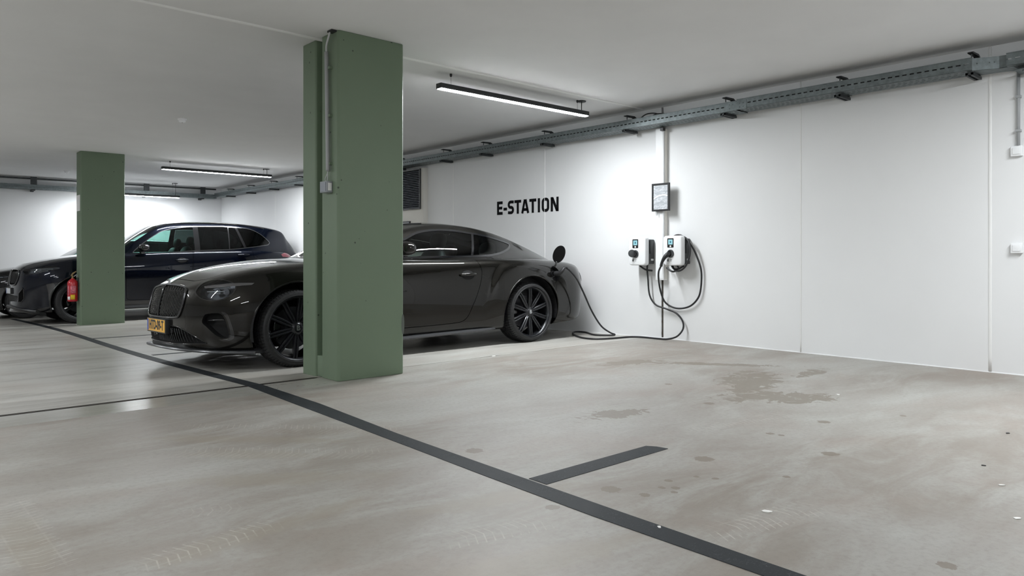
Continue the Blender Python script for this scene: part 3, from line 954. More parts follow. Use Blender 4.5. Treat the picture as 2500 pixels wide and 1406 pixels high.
# ------------------------------------------------------------------ switches, conduit, small boxes
def wall_box(name, y, z, label, sw, sh):
    r = tag(empty(name, (WALL_X, y, z)), label, 'switch', 'white wall switches')
    MB().box(-0.038, 0, -sw / 2, sw / 2, -sh / 2, sh / 2).build('casing', M['white_pl'], r, bevel=0.005)
    MB().prism(rrect(sw * 0.66, sh * 0.62, 0.004, 3), -0.043, -0.038, 'x').build('rocker', M['white_pl'], r, bevel=0.0015)
    return r
wall_box('wall_switch', 1.685, 1.853, 'white surface-mounted box at the lower end of the grey wall conduit', 0.082, 0.085)
wall_box('wall_switch', 1.685, 1.052, 'white light switch low on the wall below the conduit box', 0.082, 0.085)
cd = tag(MB().tube([(7.095, 1.672, 1.89), (7.095, 1.672, 2.55)], 0.0125, 12).build('conduit_pipe', M['grey_pipe'], smooth=True), 'grey conduit pipe dropping from the tray to the wall box', 'pipe', 'grey conduits')
for z in (2.02, 2.3):
    MB().box(7.075, WALL_X, 1.655, 1.69, z - 0.01, z + 0.01).build('clip', M['grey_pipe'], cd)
# on the near column
cp = tag(MB().tube(catmull([(2.745, 5.262, 1.66), (2.745, 5.268, 1.9), (2.745, 5.285, 2.55), (2.745, 5.287, 2.60)], 4), 0.0155, 12).build('conduit_pipe', M['grey_pipe'], smooth=True),
         'thin grey conduit pipe running up the side of the green column', 'pipe', 'grey conduits')
MB().tube(catmull([(2.745, 5.287, 2.60), (2.742, 5.28, 2.66), (2.74, 5.24, 2.72), (2.735, 5.205, CEIL)], 5), 0.008, 8).build('flex_cable', M['sealgrey'], cp, smooth=True)
for z in (1.72, 2.1, 2.48):
    MB().cbox((2.758, 5.25, z), (0.026, 0.03, 0.02)).build('clip', M['green'], cp)
MB().cbox((2.75, 5.20, CEIL - 0.008), (0.05, 0.07, 0.014)).build('cable_gland', M['black'], cp)
jb = tag(empty('junction_box', (2.77, 5.285, 1.535)), 'small grey sensor box on the side of the near green column', 'box')
MB().box(-0.055, 0.0, -0.055, 0.055, -0.045, 0.045).build('casing', plain('box_grey', (0.30, 0.32, 0.34), 0.4), jb, bevel=0.004)
MB().box(-0.058, -0.054, -0.045, 0.045, -0.036, 0.036).build('face_panel', plain('box_face', (0.17, 0.19, 0.22), 0.35), jb)
MB().box(-0.04, -0.01, -0.0565, -0.0545, -0.03, 0.03).build('side_label', M['seal'], jb)
for dy in (-0.015, 0.015):
    MB().tube(catmull([(-0.025, dy, 0.045), (-0.025, dy * 1.2, 0.07), (-0.025, -0.018, 0.11), (-0.025, -0.022, 0.13)], 5), 0.004, 6).build('lead', M['sealgrey'], jb, smooth=True)

# ------------------------------------------------------------------ smoke detectors
def detector(x, y, label):
    r = tag(empty('smoke_detector', (x, y, CEIL)), label, 'detector', 'smoke detectors')
    MB().lathe([(0, 0), (0.055, 0), (0.055, -0.014), (0.048, -0.018), (0, -0.018)], 24, 'z').build('base', M['white_pl'], r, auto=40)
    MB().lathe([(0.040, -0.018), (0.040, -0.026), (0.044, -0.030), (0.036, -0.044), (0.015, -0.05), (0, -0.05)], 24, 'z').build('head', M['white_pl'], r, auto=40)
    MB().lathe([(0, -0.05), (0.006, -0.05), (0.006, -0.053), (0, -0.053)], 8, 'z').build('led', M['darkgrey'], r)
detector(3.077, 9.853, 'white round smoke detector on the ceiling between the two columns')
detector(3.164, 17.507, 'white round smoke detector on the ceiling beyond the far column')

# ------------------------------------------------------------------ fire extinguisher on the far column
M['red'] = plain('red_enamel', (0.50, 0.008, 0.018), 0.28, coat=0.6, coatr=0.1)
M['brass'] = plain('valve_brass', (0.35, 0.24, 0.12), 0.35, metal=0.8)
M['yellow'] = plain('yellow_print', (0.75, 0.52, 0.02), 0.5)
M['pink'] = plain('label_print', (0.62, 0.16, 0.20), 0.5, noise=0.5, scale=60)
fx = tag(empty('fire_extinguisher', (2.64, 14.13, 0.215)), 'red fire extinguisher hanging on the side of the far green column', 'extinguisher')
R_ = 0.078
MB().lathe([(0, 0.0), (R_ - 0.01, 0.0), (R_, 0.012), (R_, 0.31), (R_ - 0.008, 0.34), (R_ - 0.03, 0.365), (0.028, 0.378), (0.022, 0.39), (0, 0.39)], 32, 'z').build('cylinder', M['red'], fx, auto=40)
vl = MB().lathe([(0, 0.385), (0.02, 0.385), (0.02, 0.405), (0.014, 0.41), (0.014, 0.44), (0, 0.44)], 16, 'z').build('valve', M['brass'], fx, auto=40)
MB().prism([(-0.03, 0.44), (-0.02, 0.43), (0.02, 0.475), (0.055, 0.505), (0.05, 0.515), (0.0, 0.485)], -0.012, 0.012, 'y').build('lever', M['brass'], vl)
MB().tube(catmull([(0.015, -0.02, 0.42), (0.05, -0.03, 0.45), (0.062, -0.02, 0.43), (0.05, -0.01, 0.41)], 6), 0.005, 8).build('safety_pin', M['sealgrey'], vl, smooth=True)
def patch(a0, a1, z0, z1, mat, name):
    mb = MB()
    n = 8
    v = []
    for r in (R_ + 0.0008, R_ + 0.0018):
        for k in range(n + 1):
            a = math.radians(a0 + (a1 - a0) * k / n)
            for z in (z0, z1):
                v.append((r * math.cos(a), r * math.sin(a), z))
    m = 2 * (n + 1)
    fs = [(m + 2 * k, m + 2 * k + 2, m + 2 * k + 3, m + 2 * k + 1) for k in range(n)] + [(2 * k, 2 * k + 1, 2 * k + 3, 2 * k + 2) for k in range(n)]
    fs += [(0, m, m + 1, 1), (2 * n, 2 * n + 1, m + 2 * n + 1, m + 2 * n)]
    fs += [(2 * k, 2 * k + 2, m + 2 * k + 2, m + 2 * k) for k in range(n)] + [(2 * k + 1, m + 2 * k + 1, m + 2 * k + 3, 2 * k + 3) for k in range(n)]
    return mb.add(v, fs).build(name, mat, fx, smooth=True)
patch(-125, -60, 0.14, 0.265, M['pink'], 'instruction_label')
patch(-165, -140, 0.10, 0.27, M['pink'], 'class_label')
patch(-122, -75, 0.035, 0.115, M['yellow'], 'inspection_sticker')
patch(-165, -128, 0.028, 0.085, M['seal'], 'service_label')
MB().box(-0.02, 0.02, R_ * 0.2, R_ * 0.6, 0.16, 0.2).build('bracket', M['darkgrey'], fx)
MB().box(R_ - 0.005, 0.09, -0.03, 0.03, 0.05, 0.40).build('wall_bracket', M['darkgrey'], fx)

# ------------------------------------------------------------------ litter on the floor
M['chip'] = plain('paint_chip', (0.80, 0.79, 0.76), 0.6)
rc = random.Random(11)
for x, y, s_, dark, lab in [(2.604, 1.432, 0.022, 0, 'white flake lying on the tyre print beside the long tape line'),
                            (3.238, 0.766, 0.019, 0, 'white flake on the floor at the right edge of the picture'),
                            (3.654, 0.923, 0.013, 0, 'small white flake on the bare floor towards the right'),
                            (2.159, 1.61, 0.012, 0, 'tiny white flake lying on the long black tape'),
                            (5.163, 2.297, 0.02, 0, 'white flake among the dried stains in front of the wall'),
                            (4.749, 1.17, 0.014, 1, 'tiny black crumb on the pale floor, farther of two'),
                            (3.934, 1.065, 0.012, 1, 'tiny black crumb on the pale floor, nearer of two'),
                            (4.62, 5.44, 0.028, 0, 'broken white sliver beside the floor crack near the coupe')]:
    n = 7
    pl_ = [(s_ * (0.7 + 0.5 * rc.random()) * math.cos(2 * math.pi * k / n), s_ * 0.6 * (0.7 + 0.5 * rc.random()) * math.sin(2 * math.pi * k / n)) for k in range(n)]
    o = MB().prism(pl_, 0.0, 0.003, 'z').build('floor_flake' if not dark else 'floor_crumb', M['black'] if dark else M['chip'], loc=(x, y, 0.0005))
    o.rotation_euler = (0, 0, rc.uniform(0, 3))
    tag(o, lab, 'debris', 'bits lying on the floor')
# ------------------------------------------------------------------ car toolkit
def pchip(xs, ys):
    xs = np.array(xs, float)
    ys = np.array(ys, float)
    h = np.diff(xs)
    d = np.diff(ys) / h
    m = np.zeros(len(xs))
    m[0], m[-1] = d[0], d[-1]
    for i in range(1, len(xs) - 1):
        if d[i - 1] * d[i] > 0:
            w1, w2 = 2 * h[i] + h[i - 1], h[i] + 2 * h[i - 1]
            m[i] = (w1 + w2) / (w1 / d[i - 1] + w2 / d[i])
    def f(x):
        x = min(max(x, xs[0]), xs[-1])
        i = max(0, min(int(np.searchsorted(xs, x, side='right')) - 1, len(h) - 1))
        t = (x - xs[i]) / h[i]
        return (ys[i] * (1 + 2 * t) * (1 - t) ** 2 + m[i] * h[i] * t * (1 - t) ** 2 + ys[i + 1] * t * t * (3 - 2 * t) + m[i + 1] * h[i] * t * t * (t - 1))
    return f
def flow(pairs, sig=0.08):
    """curve over the car's length: pchip through the pairs, then smoothed so that highlights flow"""
    xs, ys = zip(*pairs)
    f = pchip(xs, ys)
    g = np.linspace(xs[0], xs[-1], 500)
    v = np.array([f(t) for t in g])
    st = g[1] - g[0]
    if sig > 0:
        k = int(3 * sig / st)
        kk = np.exp(-0.5 * (np.arange(-k, k + 1) * st / sig) ** 2)
        kk /= kk.sum()
        vp = np.concatenate([2 * v[0] - v[k:0:-1], v, 2 * v[-1] - v[-2:-k - 2:-1]])
        v = np.convolve(vp, kk, 'valid')
    return lambda x: float(np.interp(x, g, v))
_BS = {}
def bspline(ctrl, n):
    P = np.array(ctrl, float)
    m = len(P)
    if (m, n) not in _BS:
        kn = np.concatenate([np.zeros(3), np.linspace(0, 1, m - 2), np.ones(3)])
        B = np.zeros((n, m))
        for q, t in enumerate(np.linspace(0, 1, n)):
            t = min(t, 1 - 1e-9)
            s = int(np.searchsorted(kn, t, side='right')) - 1
            N = [1.0]
            for d in range(1, 4):
                M2 = [0.0] * (d + 1)
                for r in range(d):
                    i = s - d + 1 + r
                    w = N[r] / (kn[i + d] - kn[i])
                    M2[r] += (kn[i + d] - t) * w
                    M2[r + 1] += (t - kn[i]) * w
                N = M2
            for r in range(4):
                B[q, s - 3 + r] = N[r]
        _BS[(m, n)] = B
    return _BS[(m, n)] @ P
class Shell:
    """half sections (y >= 0) at stations along x; mirrored to a full skin"""
    def __init__(s, xs, secs, lean=None):
        s.xs = np.array(xs)
        s.S = np.array(secs)                     # (stations, n, 2) -> (y, z)
        s.lean = lean or (lambda x, z: 0.0)
        zlo, zhi = float(s.S[:, :, 1].min()), float(s.S[:, :, 1].max())
        s.zg = np.linspace(zlo, zhi, 220)
        s.W = np.zeros((len(s.xs), 220))
        for i, sec in enumerate(s.S):
            yy, zz = sec[:, 0], sec[:, 1]
            a, b_ = zz[:-1, None], zz[1:, None]
            d = np.where(np.abs(b_ - a) < 1e-12, 1e-12, b_ - a)
            t = (s.zg[None, :] - a) / d
            y = yy[:-1, None] + (yy[1:, None] - yy[:-1, None]) * t
            s.W[i] = np.where((t >= 0) & (t <= 1), y, 0.0).max(axis=0)
    def _row(s, z):
        q = min(max((z - s.zg[0]) / (s.zg[-1] - s.zg[0]) * 219, 0), 218.999)
        j = int(q)
        return s.W[:, j] * (1 - (q - j)) + s.W[:, j + 1] * (q - j)
    def side(s, x, z):
        """outermost half width at (x, z)"""
        return float(np.interp(x, s.xs, s._row(z)))
    def nose(s, y, z):
        """x of the front skin at (y, z)"""
        r = s._row(z)
        k = int(np.searchsorted(s.xs, s.xs[0] + 1.0))
        w = np.maximum.accumulate(r[:k])
        m = float(np.interp(abs(y), w, s.xs[:k]))
        return m + s.lean(m, z)
    def bmesh(s, bump=None):
        bm = bmesh.new()
        ns, n = s.S.shape[:2]
        rings = []
        for i in range(ns):
            near, far = [], []
            for j in range(n):
                y, z = s.S[i, j]
                x = s.xs[i]
                if bump:
                    y += bump(x, y, z)
                xx = x + s.lean(x, z)
                if j in (0, n - 1):
                    v = bm.verts.new((xx, 0.0, z))
                    near.append(v)
                    far.append(v)
                else:
                    near.append(bm.verts.new((xx, -y, z)))
                    far.append(bm.verts.new((xx, y, z)))
            rings.append((near, far))
        for i in range(ns - 1):
            for a, b_, fl_ in ((rings[i][0], rings[i + 1][0], 0), (rings[i][1], rings[i + 1][1], 1)):
                for j in range(n - 1):
                    q = (a[j], b_[j], b_[j + 1], a[j + 1]) if not fl_ else (a[j], a[j + 1], b_[j + 1], b_[j])
                    bm.faces.new(q)
        for (near, far), fl_ in ((rings[0], 0), (rings[-1], 1)):
            for j in range(n - 1):
                q = [near[j], near[j + 1], far[j + 1], far[j]]
                q = list(dict.fromkeys(q))
                if len(q) > 2:
                    bm.faces.new(q if not fl_ else q[::-1])
        bmesh.ops.recalc_face_normals(bm, faces=bm.faces)
        return bm
def inside(poly, u, w):
    c = False
    n = len(poly)
    for i in range(n):
        (x1, y1), (x2, y2) = poly[i], poly[i - 1]
        if (y1 > w) != (y2 > w) and u < (x2 - x1) * (w - y1) / (y2 - y1) + x1:
            c = not c
    return c
def inset(poly, d):
    P = [np.array(p, float) for p in poly]
    n = len(P)
    area = sum(P[i - 1][0] * P[i][1] - P[i][0] * P[i - 1][1] for i in range(n))
    sg = 1 if area > 0 else -1
    out = []
    for i in range(n):
        a, b_ = P[i] - P[i - 1], P[(i + 1) % n] - P[i]
        a = a / max(np.linalg.norm(a), 1e-9)
        b_ = b_ / max(np.linalg.norm(b_), 1e-9)
        m = np.array([-a[1] - b_[1], a[0] + b_[0]])
        m = m / max(np.linalg.norm(m), 1e-9)
        k = d / max(0.5, m.dot(np.array([-a[1], a[0]])))
        out.append(tuple(P[i] + m * k * sg))
    return out
AX = {'xz': (0, 2), 'yz': (1, 2), 'xy': (0, 1)}
def carve(bm, poly, axes, filt):
    """cut the skin exactly along a polygon drawn in one projection"""
    ia, ib = AX[axes]
    n = len(poly)
    us, ws = [p[0] for p in poly], [p[1] for p in poly]
    u0, u1, w0, w1 = min(us), max(us), min(ws), max(ws)
    def bb(f):
        a = [v.co[ia] for v in f.verts]
        b_ = [v.co[ib] for v in f.verts]
        return min(a), max(a), min(b_), max(b_)
    cand = {}
    for f in bm.faces:
        q = bb(f)
        if q[1] >= u0 and q[0] <= u1 and q[3] >= w0 and q[2] <= w1 and filt(f.calc_center_median(), f.normal):
            cand[f] = q
    for i in range(n):
        a, b_ = poly[i - 1], poly[i]
        du, dw = b_[0] - a[0], b_[1] - a[1]
        if abs(du) + abs(dw) < 1e-7:
            continue
        su0, su1 = min(a[0], b_[0]) - 1e-4, max(a[0], b_[0]) + 1e-4
        sw0, sw1 = min(a[1], b_[1]) - 1e-4, max(a[1], b_[1]) + 1e-4
        hit = [f for f, q in cand.items() if q[1] >= su0 and q[0] <= su1 and q[3] >= sw0 and q[2] <= sw1]
        if not hit:
            continue
        co = [0.0, 0.0, 0.0]
        no = [0.0, 0.0, 0.0]
        co[ia], co[ib] = a
        no[ia], no[ib] = -dw, du
        ed = {e for f in hit for e in f.edges}
        ve = {v for f in hit for v in f.verts}
        r = bmesh.ops.bisect_plane(bm, geom=hit + list(ed) + list(ve), dist=1e-6, plane_co=co, plane_no=Vector(no).normalized())
        for f in hit:
            cand.pop(f, None)
        new = {g_ for g_ in r['geom'] if isinstance(g_, bmesh.types.BMFace)}
        for g_ in r['geom_cut']:
            if isinstance(g_, bmesh.types.BMEdge):
                new.update(g_.link_faces)
        for f in new:
            cand[f] = bb(f)
    fl_ = [f for f in cand if f.is_valid]
    if not fl_:
        return []
    C = np.array([f.calc_center_median()[:] for f in fl_])
    u, w = C[:, ia], C[:, ib]
    ins = np.zeros(len(fl_), bool)
    for i in range(n):
        (x1, y1), (x2, y2) = poly[i], poly[i - 1]
        if y1 != y2:
            ins ^= ((y1 > w) != (y2 > w)) & (u < (x2 - x1) * (w - y1) / (y2 - y1) + x1)
    return [f for f, q in zip(fl_, ins) if q]
class Skin:
    """a car skin that is carved into panels; every panel becomes a mesh of its own with flowing normals"""
    def __init__(s, bm):
        s.bm = bm
        s.lay = bm.faces.layers.int.new('part')
        s.names = ['']
    def cut(s, name, poly, axes, filt, only=None):
        fs = carve(s.bm, poly, axes, filt)
        if name not in s.names:
            s.names.append(name)
        k = s.names.index(name)
        for f in fs:
            if only is None or s.names[f[s.lay]] in only:
                f[s.lay] = k
    def finish(s):
        s.bm.normal_update()
        s.bm.verts.ensure_lookup_table()
        s.bm.verts.index_update()
    def emit(s, name, objname, mat, parent, filt=None, push=0.0, thick=0.0):
        k = s.names.index(name)
        vi, V, N, F = {}, [], [], []
        for f in s.bm.faces:
            if f[s.lay] != k or (filt and not filt(f.calc_center_median())):
                continue
            ids = []
            for v in f.verts:
                if v.index not in vi:
                    vi[v.index] = len(V)
                    V.append(tuple(v.co + v.normal * push))
                    N.append(tuple(v.normal))
                ids.append(vi[v.index])
            F.append(ids)
        if not F:
            return None
        me = bpy.data.meshes.new(objname)
        me.from_pydata(V, [], F)
        me.materials.append(mat)
        me.polygons.foreach_set('use_smooth', [True] * len(F))
        me.normals_split_custom_set_from_vertices(N)
        return link(objname, me, parent)
def circ(cx, cz, r, n=56, a0=0, a1=360):
    return [(cx + r * math.cos(math.radians(a0 + (a1 - a0) * k / n)), cz + r * math.sin(math.radians(a0 + (a1 - a0) * k / n))) for k in range(n)]
def super_x(r, n, k):
    """stations and widths of a superelliptic nose"""
    return [(r * (1 - math.cos(a) ** (2 / n)), math.sin(a) ** (2 / n)) for a in np.linspace(0.03, math.pi / 2, k)]
def stations(L, rf, nf, rr, nr):
    a = [q[0] for q in super_x(rf, nf, 42)]
    b_ = [L - q[0] for q in super_x(rr, nr, 36)][::-1]
    mid = list(np.linspace(rf, L - rr, 92))[1:-1]
    return a + mid + b_
def plan(x, L, rf, nf, rr, nr):
    if x < rf:
        return (1 - (1 - x / rf) ** nf) ** (1 / nf)
    if x > L - rr:
        return max(0.0, 1 - (1 - (L - x) / rr) ** nr) ** (1 / nr)
    return 1.0
# ------------------------------------------------------------------ car materials
def paint(name, base, rough=0.32, metal=0.55, flake=0.12):
    m, nt, b = new_mat(name)
    g = G(nt)
    tc = g.n('ShaderNodeTexCoord')
    n = g.noise(tc.outputs['Object'], 900, 1)
    c2 = tuple(min(1, c * (1 + flake * 3)) for c in base)
    nt.links.new(g.mix(g.step(n, 0.45, 0.7), base, c2), b.inputs['Base Color'])
    setp(b, rough=rough, metal=metal, spec=0.05, coat=1.0, coatr=0.012)
    b.inputs['Coat IOR'].default_value = 1.45
    return m
M['paint_grey'] = paint('anthracite_bronze_paint', (0.0085, 0.0077, 0.0062), 0.30, 0.75)
M['paint_navy'] = paint('midnight_blue_paint', (0.0016, 0.0030, 0.0085), 0.3, 0.5)
M['paint_black'] = paint('black_paint', (0.0045, 0.0045, 0.005), 0.3, 0.3)
M['gloss_black'] = plain('gloss_black_trim', (0.006, 0.006, 0.007), 0.12, coat=0.8, coatr=0.03)
M['satin_black'] = plain('satin_black_trim', (0.016, 0.016, 0.017), 0.38)
M['seam'] = plain('panel_gap_rubber', (0.004, 0.004, 0.004), 0.8)
M['under'] = plain('underbody_plastic', (0.010, 0.010, 0.011), 0.7)
M['tyre'] = plain('tyre_rubber', (0.018, 0.018, 0.019), 0.62, noise=0.25, scale=40, bump=0.1)
M['rim_black'] = plain('black_alloy', (0.018, 0.019, 0.022), 0.30, metal=0.4, coat=0.3, coatr=0.1)
M['disc'] = plain('brake_disc', (0.10, 0.10, 0.11), 0.35, metal=0.9)
M['silver'] = plain('bright_silver', (0.62, 0.63, 0.65), 0.25, metal=0.9)
M['smoke_chrome'] = plain('smoked_chrome', (0.10, 0.10, 0.105), 0.16, metal=0.95)
M['glass_coupe'] = glass_mat('coupe_glass', (0.50, 0.58, 0.56))
M['glass_suv'] = glass_mat('suv_front_glass', (0.42, 0.62, 0.57))
M['glass_dark'] = glass_mat('privacy_glass', (0.05, 0.06, 0.06))
M['lens'] = glass_mat('headlight_lens', (0.75, 0.77, 0.80))
M['leather'] = plain('black_leather', (0.006, 0.006, 0.007), 0.55, bump=0.1, scale=80)
M['tail_red'] = plain('tail_light_red', (0.16, 0.004, 0.018), 0.12, coat=1.0, coatr=0.02)
M['plate_yellow'] = plain('number_plate_yellow', (0.86, 0.47, 0.07), 0.4)
M['plate_white'] = plain('number_plate_white', (0.60, 0.62, 0.65), 0.4)
M['plate_blue'] = plain('number_plate_blue', (0.03, 0.07, 0.35), 0.4)
M['reflector'] = plain('lamp_reflector', (0.30, 0.31, 0.33), 0.2, metal=0.8)
M['lamp_bowl'] = plain('lamp_bowl', (0.10, 0.105, 0.11), 0.3, metal=0.5)
M['drl'] = plain('lamp_bar', (0.70, 0.72, 0.74), 0.25)

# ------------------------------------------------------------------ wheels
def wheel_proto(R, Rr, wid, spokes, style, badge=None):
    """axle along y, outer face at -y; R tyre radius, Rr rim radius. The rim is the part, the rest its sub-parts"""
    w2 = wid / 2
    rim = MB()
    rim.lathe([(Rr + 0.004, -w2 + 0.012), (Rr + 0.008, -w2 + 0.004), (Rr - 0.002, -w2 + 0.002), (Rr - 0.012, -w2 + 0.012), (Rr - 0.022, -w2 + 0.03), (Rr - 0.03, -w2 + 0.08), (Rr - 0.035, w2 - 0.02),
               (Rr + 0.004, w2 - 0.01), (Rr - 0.01, w2 - 0.04), (Rr - 0.012, -w2 + 0.06)], 72, 'y', closed=True)
    parts = []
    ty = MB()
    prof = [(Rr, -w2 + 0.012), (Rr + 0.012, -w2 - 0.004), (Rr + 0.03, -w2 - 0.010), (R - 0.05, -w2 - 0.012), (R - 0.028, -w2 - 0.006), (R - 0.020, -w2 + 0.008), (R - 0.014, -w2 + 0.022)]
    prof += [(R - 0.012, -0.06), (R - 0.011, -0.03), (R - 0.011, 0.03), (R - 0.012, 0.06)]
    prof += [(R - 0.007, w2 - 0.022), (R - 0.014, w2 - 0.008), (R - 0.03, w2 + 0.006), (R - 0.06, w2 + 0.008), (Rr + 0.01, w2), (Rr, w2 - 0.01)]
    ty.lathe(prof, 96, 'y')
    # embossed ring on the sidewall
    ty.lathe([(R - 0.058, -w2 - 0.0115), (R - 0.056, -w2 - 0.0145), (R - 0.052, -w2 - 0.0145), (R - 0.05, -w2 - 0.0115)], 96, 'y')
    parts.append(('tyre', ty, M['tyre'], dict(auto=35)))
    lug = MB()
    nl = 74
    for k in range(nl):
        a = 2 * math.pi * k / nl
        for (y0, y1, r0, r1, da) in ((-w2 - 0.001, -w2 + 0.036, R - 0.024, R - 0.003, 0.0), (-w2 + 0.044, -w2 + 0.078, R - 0.003, R - 0.001, 0.25), (-w2 + 0.086, -w2 + 0.12, R - 0.001, R, 0.5), (-w2 + 0.132, -w2 + 0.17, R, R - 0.001, 0.25), (w2 - 0.078, w2 - 0.044, R - 0.001, R - 0.003, 0.0), (w2 - 0.036, w2, R - 0.003, R - 0.024, 0.3)):
            if y1 > w2:
                continue
            am = a + da * 2 * math.pi / nl
            dth = 2 * math.pi / nl * 0.40
            v = []
            for yy, rr in ((y0, r0), (y1, r1)):
                for s_ in (-1, 1):
                    t = am + s_ * dth
                    v.append((rr * math.cos(t), yy, rr * math.sin(t)))
            for yy, rr in ((y0, r0 - 0.012), (y1, r1 - 0.012)):
                for s_ in (-1, 1):
                    t = am + s_ * dth
                    v.append((rr * math.cos(t), yy, rr * math.sin(t)))
            lug.add(v, [(0, 2, 3, 1), (0, 1, 5, 4), (2, 6, 7, 3), (0, 4, 6, 2), (1, 3, 7, 5)])
    parts.append(('tread', lug, M['tyre'], {}))
    parts.append(('brake_disc', MB().lathe([(0.07, 0.01), (0.19, 0.01), (0.195, 0.016), (0.195, 0.034), (0.07, 0.034)], 48, 'y'), M['disc'], dict(auto=40)))
    cal = MB()
    cal.prism([(0.195 * math.cos(t), 0.195 * math.sin(t)) for t in np.linspace(2.6, 3.7, 8)] + [(0.125 * math.cos(t), 0.125 * math.sin(t)) for t in np.linspace(3.7, 2.6, 8)], -0.025, 0.06, 'y')
    parts.append(('brake_caliper', cal, M['gloss_black'], dict(bevel=0.006)))
    hub = MB().lathe([(0, -w2 + 0.024), (0.036, -w2 + 0.024), (0.04, -w2 + 0.03), (0.052, -w2 + 0.034), (0.068, -w2 + 0.045), (0.075, -w2 + 0.07), (0.07, 0.03), (0, 0.03)], 36, 'y')
    for k in range(5):
        a = 2 * math.pi * (k + 0.5) / 5
        hub.tube([(0.055 * math.cos(a), -w2 + 0.032, 0.055 * math.sin(a)), (0.055 * math.cos(a), -w2 + 0.05, 0.055 * math.sin(a))], 0.008, 8)
    parts.append(('hub_cap', hub, M['rim_black'], dict(auto=40)))
    def spoke(style):
        mb = MB()
        # two ridges with a groove between them, flaring to the rim
        for sd in (-1, 1):
            secs = []
            for r, gap, wd, y in ((0.045, 0.002, 0.011, -w2 + 0.040), (0.10, 0.003, 0.019, -w2 + 0.028), (0.18, 0.004, 0.021, -w2 + 0.020), (Rr - 0.055, 0.005, 0.018, -w2 + 0.018), (Rr - 0.018, 0.006, 0.018, -w2 + 0.022)):
                c = sd * (gap + wd / 2) + (0.012 * (r / Rr) ** 2 if style == 'swirl' else 0)
                secs.append([(c - wd / 2, y + 0.004, r), (c - wd * 0.25, y - 0.002, r), (c + wd * 0.25, y - 0.002, r), (c + wd / 2, y + 0.004, r), (c + wd * 0.35, y + 0.04, r), (c - wd * 0.35, y + 0.04, r)])
            v = [p for s_ in secs for p in s_]
            f = []
            for i in range(len(secs) - 1):
                f += [(i * 6 + j, i * 6 + (j + 1) % 6, (i + 1) * 6 + (j + 1) % 6, (i + 1) * 6 + j) for j in range(6)]
            f += [(5, 4, 3, 2, 1, 0), tuple((len(secs) - 1) * 6 + j for j in range(6))]
            mb.add(v, f)
        # web that ties the ridges together
        web = [(-0.006, 0.045), (0.006, 0.045), (0.017, Rr - 0.02), (-0.017, Rr - 0.02)]
        y0, y1 = -w2 + 0.036, -w2 + 0.05
        mb.prism([(a, b_) for a, b_ in web], y0, y1, 'y')
        return mb
    return rim, parts, spoke(style), spokes, badge
def build_wheel(car, spec, loc, flip, spin=0.0, label=None):
    rim, parts, sp, n, badge = spec['proto']
    if 'meshes' not in spec:
        spec['meshes'] = {}
        o = rim.build('wheel', M['rim_black'], None, auto=35)
        spec['meshes']['wheel'] = o.data
        bpy.data.objects.remove(o)
        for nm, mb, mat, kw in parts:
            o = mb.build(nm, mat, None, **kw)
            spec['meshes'][nm] = o.data
            bpy.data.objects.remove(o)
        o = sp.build('spoke', M['rim_black'], None, auto=30)
        spec['meshes']['spoke'] = o.data
        bpy.data.objects.remove(o)
        if badge:
            me = text_mesh(badge, 0.062, 'badge', 0.0015, 0.002)
            me.materials.append(M['silver'])
            spec['meshes']['badge'] = me
    ms = spec['meshes']
    w = link('wheel', ms['wheel'], car, loc)
    w.rotation_euler = (0, spin, math.pi if flip else 0)
    for nm, *_ in parts:
        o = link(nm, ms[nm], w)
        if nm == 'brake_caliper':
            o.rotation_euler = (0, -spin, 0)
        if nm == 'tread':
            o['kind'] = 'stuff'
    for k in range(n):
        o = link('spoke', ms['spoke'], w)
        o.rotation_euler = (0, 2 * math.pi * k / n, 0)
    if badge:
        o = link('badge', ms['badge'], w, (0, -spec['wid'] / 2 + 0.022, 0))
        o.rotation_euler = (math.pi / 2, -spin, 0)
        o['label'] = 'silver letter B on the hub cap'
    return w

# ------------------------------------------------------------------ seats and cabin fittings
def soft_box(mb, cx, cy, cz, dx, dy, dz, n=6, p=3.2):
    """rounded cushion (superellipsoid)"""
    v, f = [], []
    A, B_ = 2 * n, 4 * n
    for i in range(A + 1):
        t = -math.pi / 2 + math.pi * i / A
        for j in range(B_):
            u = 2 * math.pi * j / B_
            def sp(c, e):
                return math.copysign(abs(c) ** e, c)
            e = 2 / p
            v.append((cx + dx / 2 * sp(math.cos(t), e) * sp(math.cos(u), e), cy + dy / 2 * sp(math.cos(t), e) * sp(math.sin(u), e), cz + dz / 2 * sp(math.sin(t), e)))
    for i in range(A):
        for j in range(B_):
            f.append((i * B_ + j, i * B_ + (j + 1) % B_, (i + 1) * B_ + (j + 1) % B_, (i + 1) * B_ + j))
    mb.add(v, f)
def seat(car, x, y, zc, w=0.5, hr=True, back=0.62):
    mb = MB()
    soft_box(mb, x, y, zc, 0.5, w, 0.16)
    s = mb.build('seat', M['leather'], car, smooth=True)
    mb = MB()
    soft_box(mb, 0, 0, back / 2, 0.15, w * 0.96, back)
    b_ = mb.build('backrest', M['leather'], s, smooth=True, loc=(x + 0.23, y, zc + 0.02))
    b_.rotation_euler = (0, 0.32, 0)
    if hr:
        mb = MB()
        soft_box(mb, 0, 0, 0, 0.11, 0.27, 0.19, p=2.6)
        h = mb.build('headrest', M['leather'], s, smooth=True, loc=(x + 0.245 + 0.32 * (back + 0.08), y, zc + back + 0.085))
        h.rotation_euler = (0, 0.2, 0)
    return s
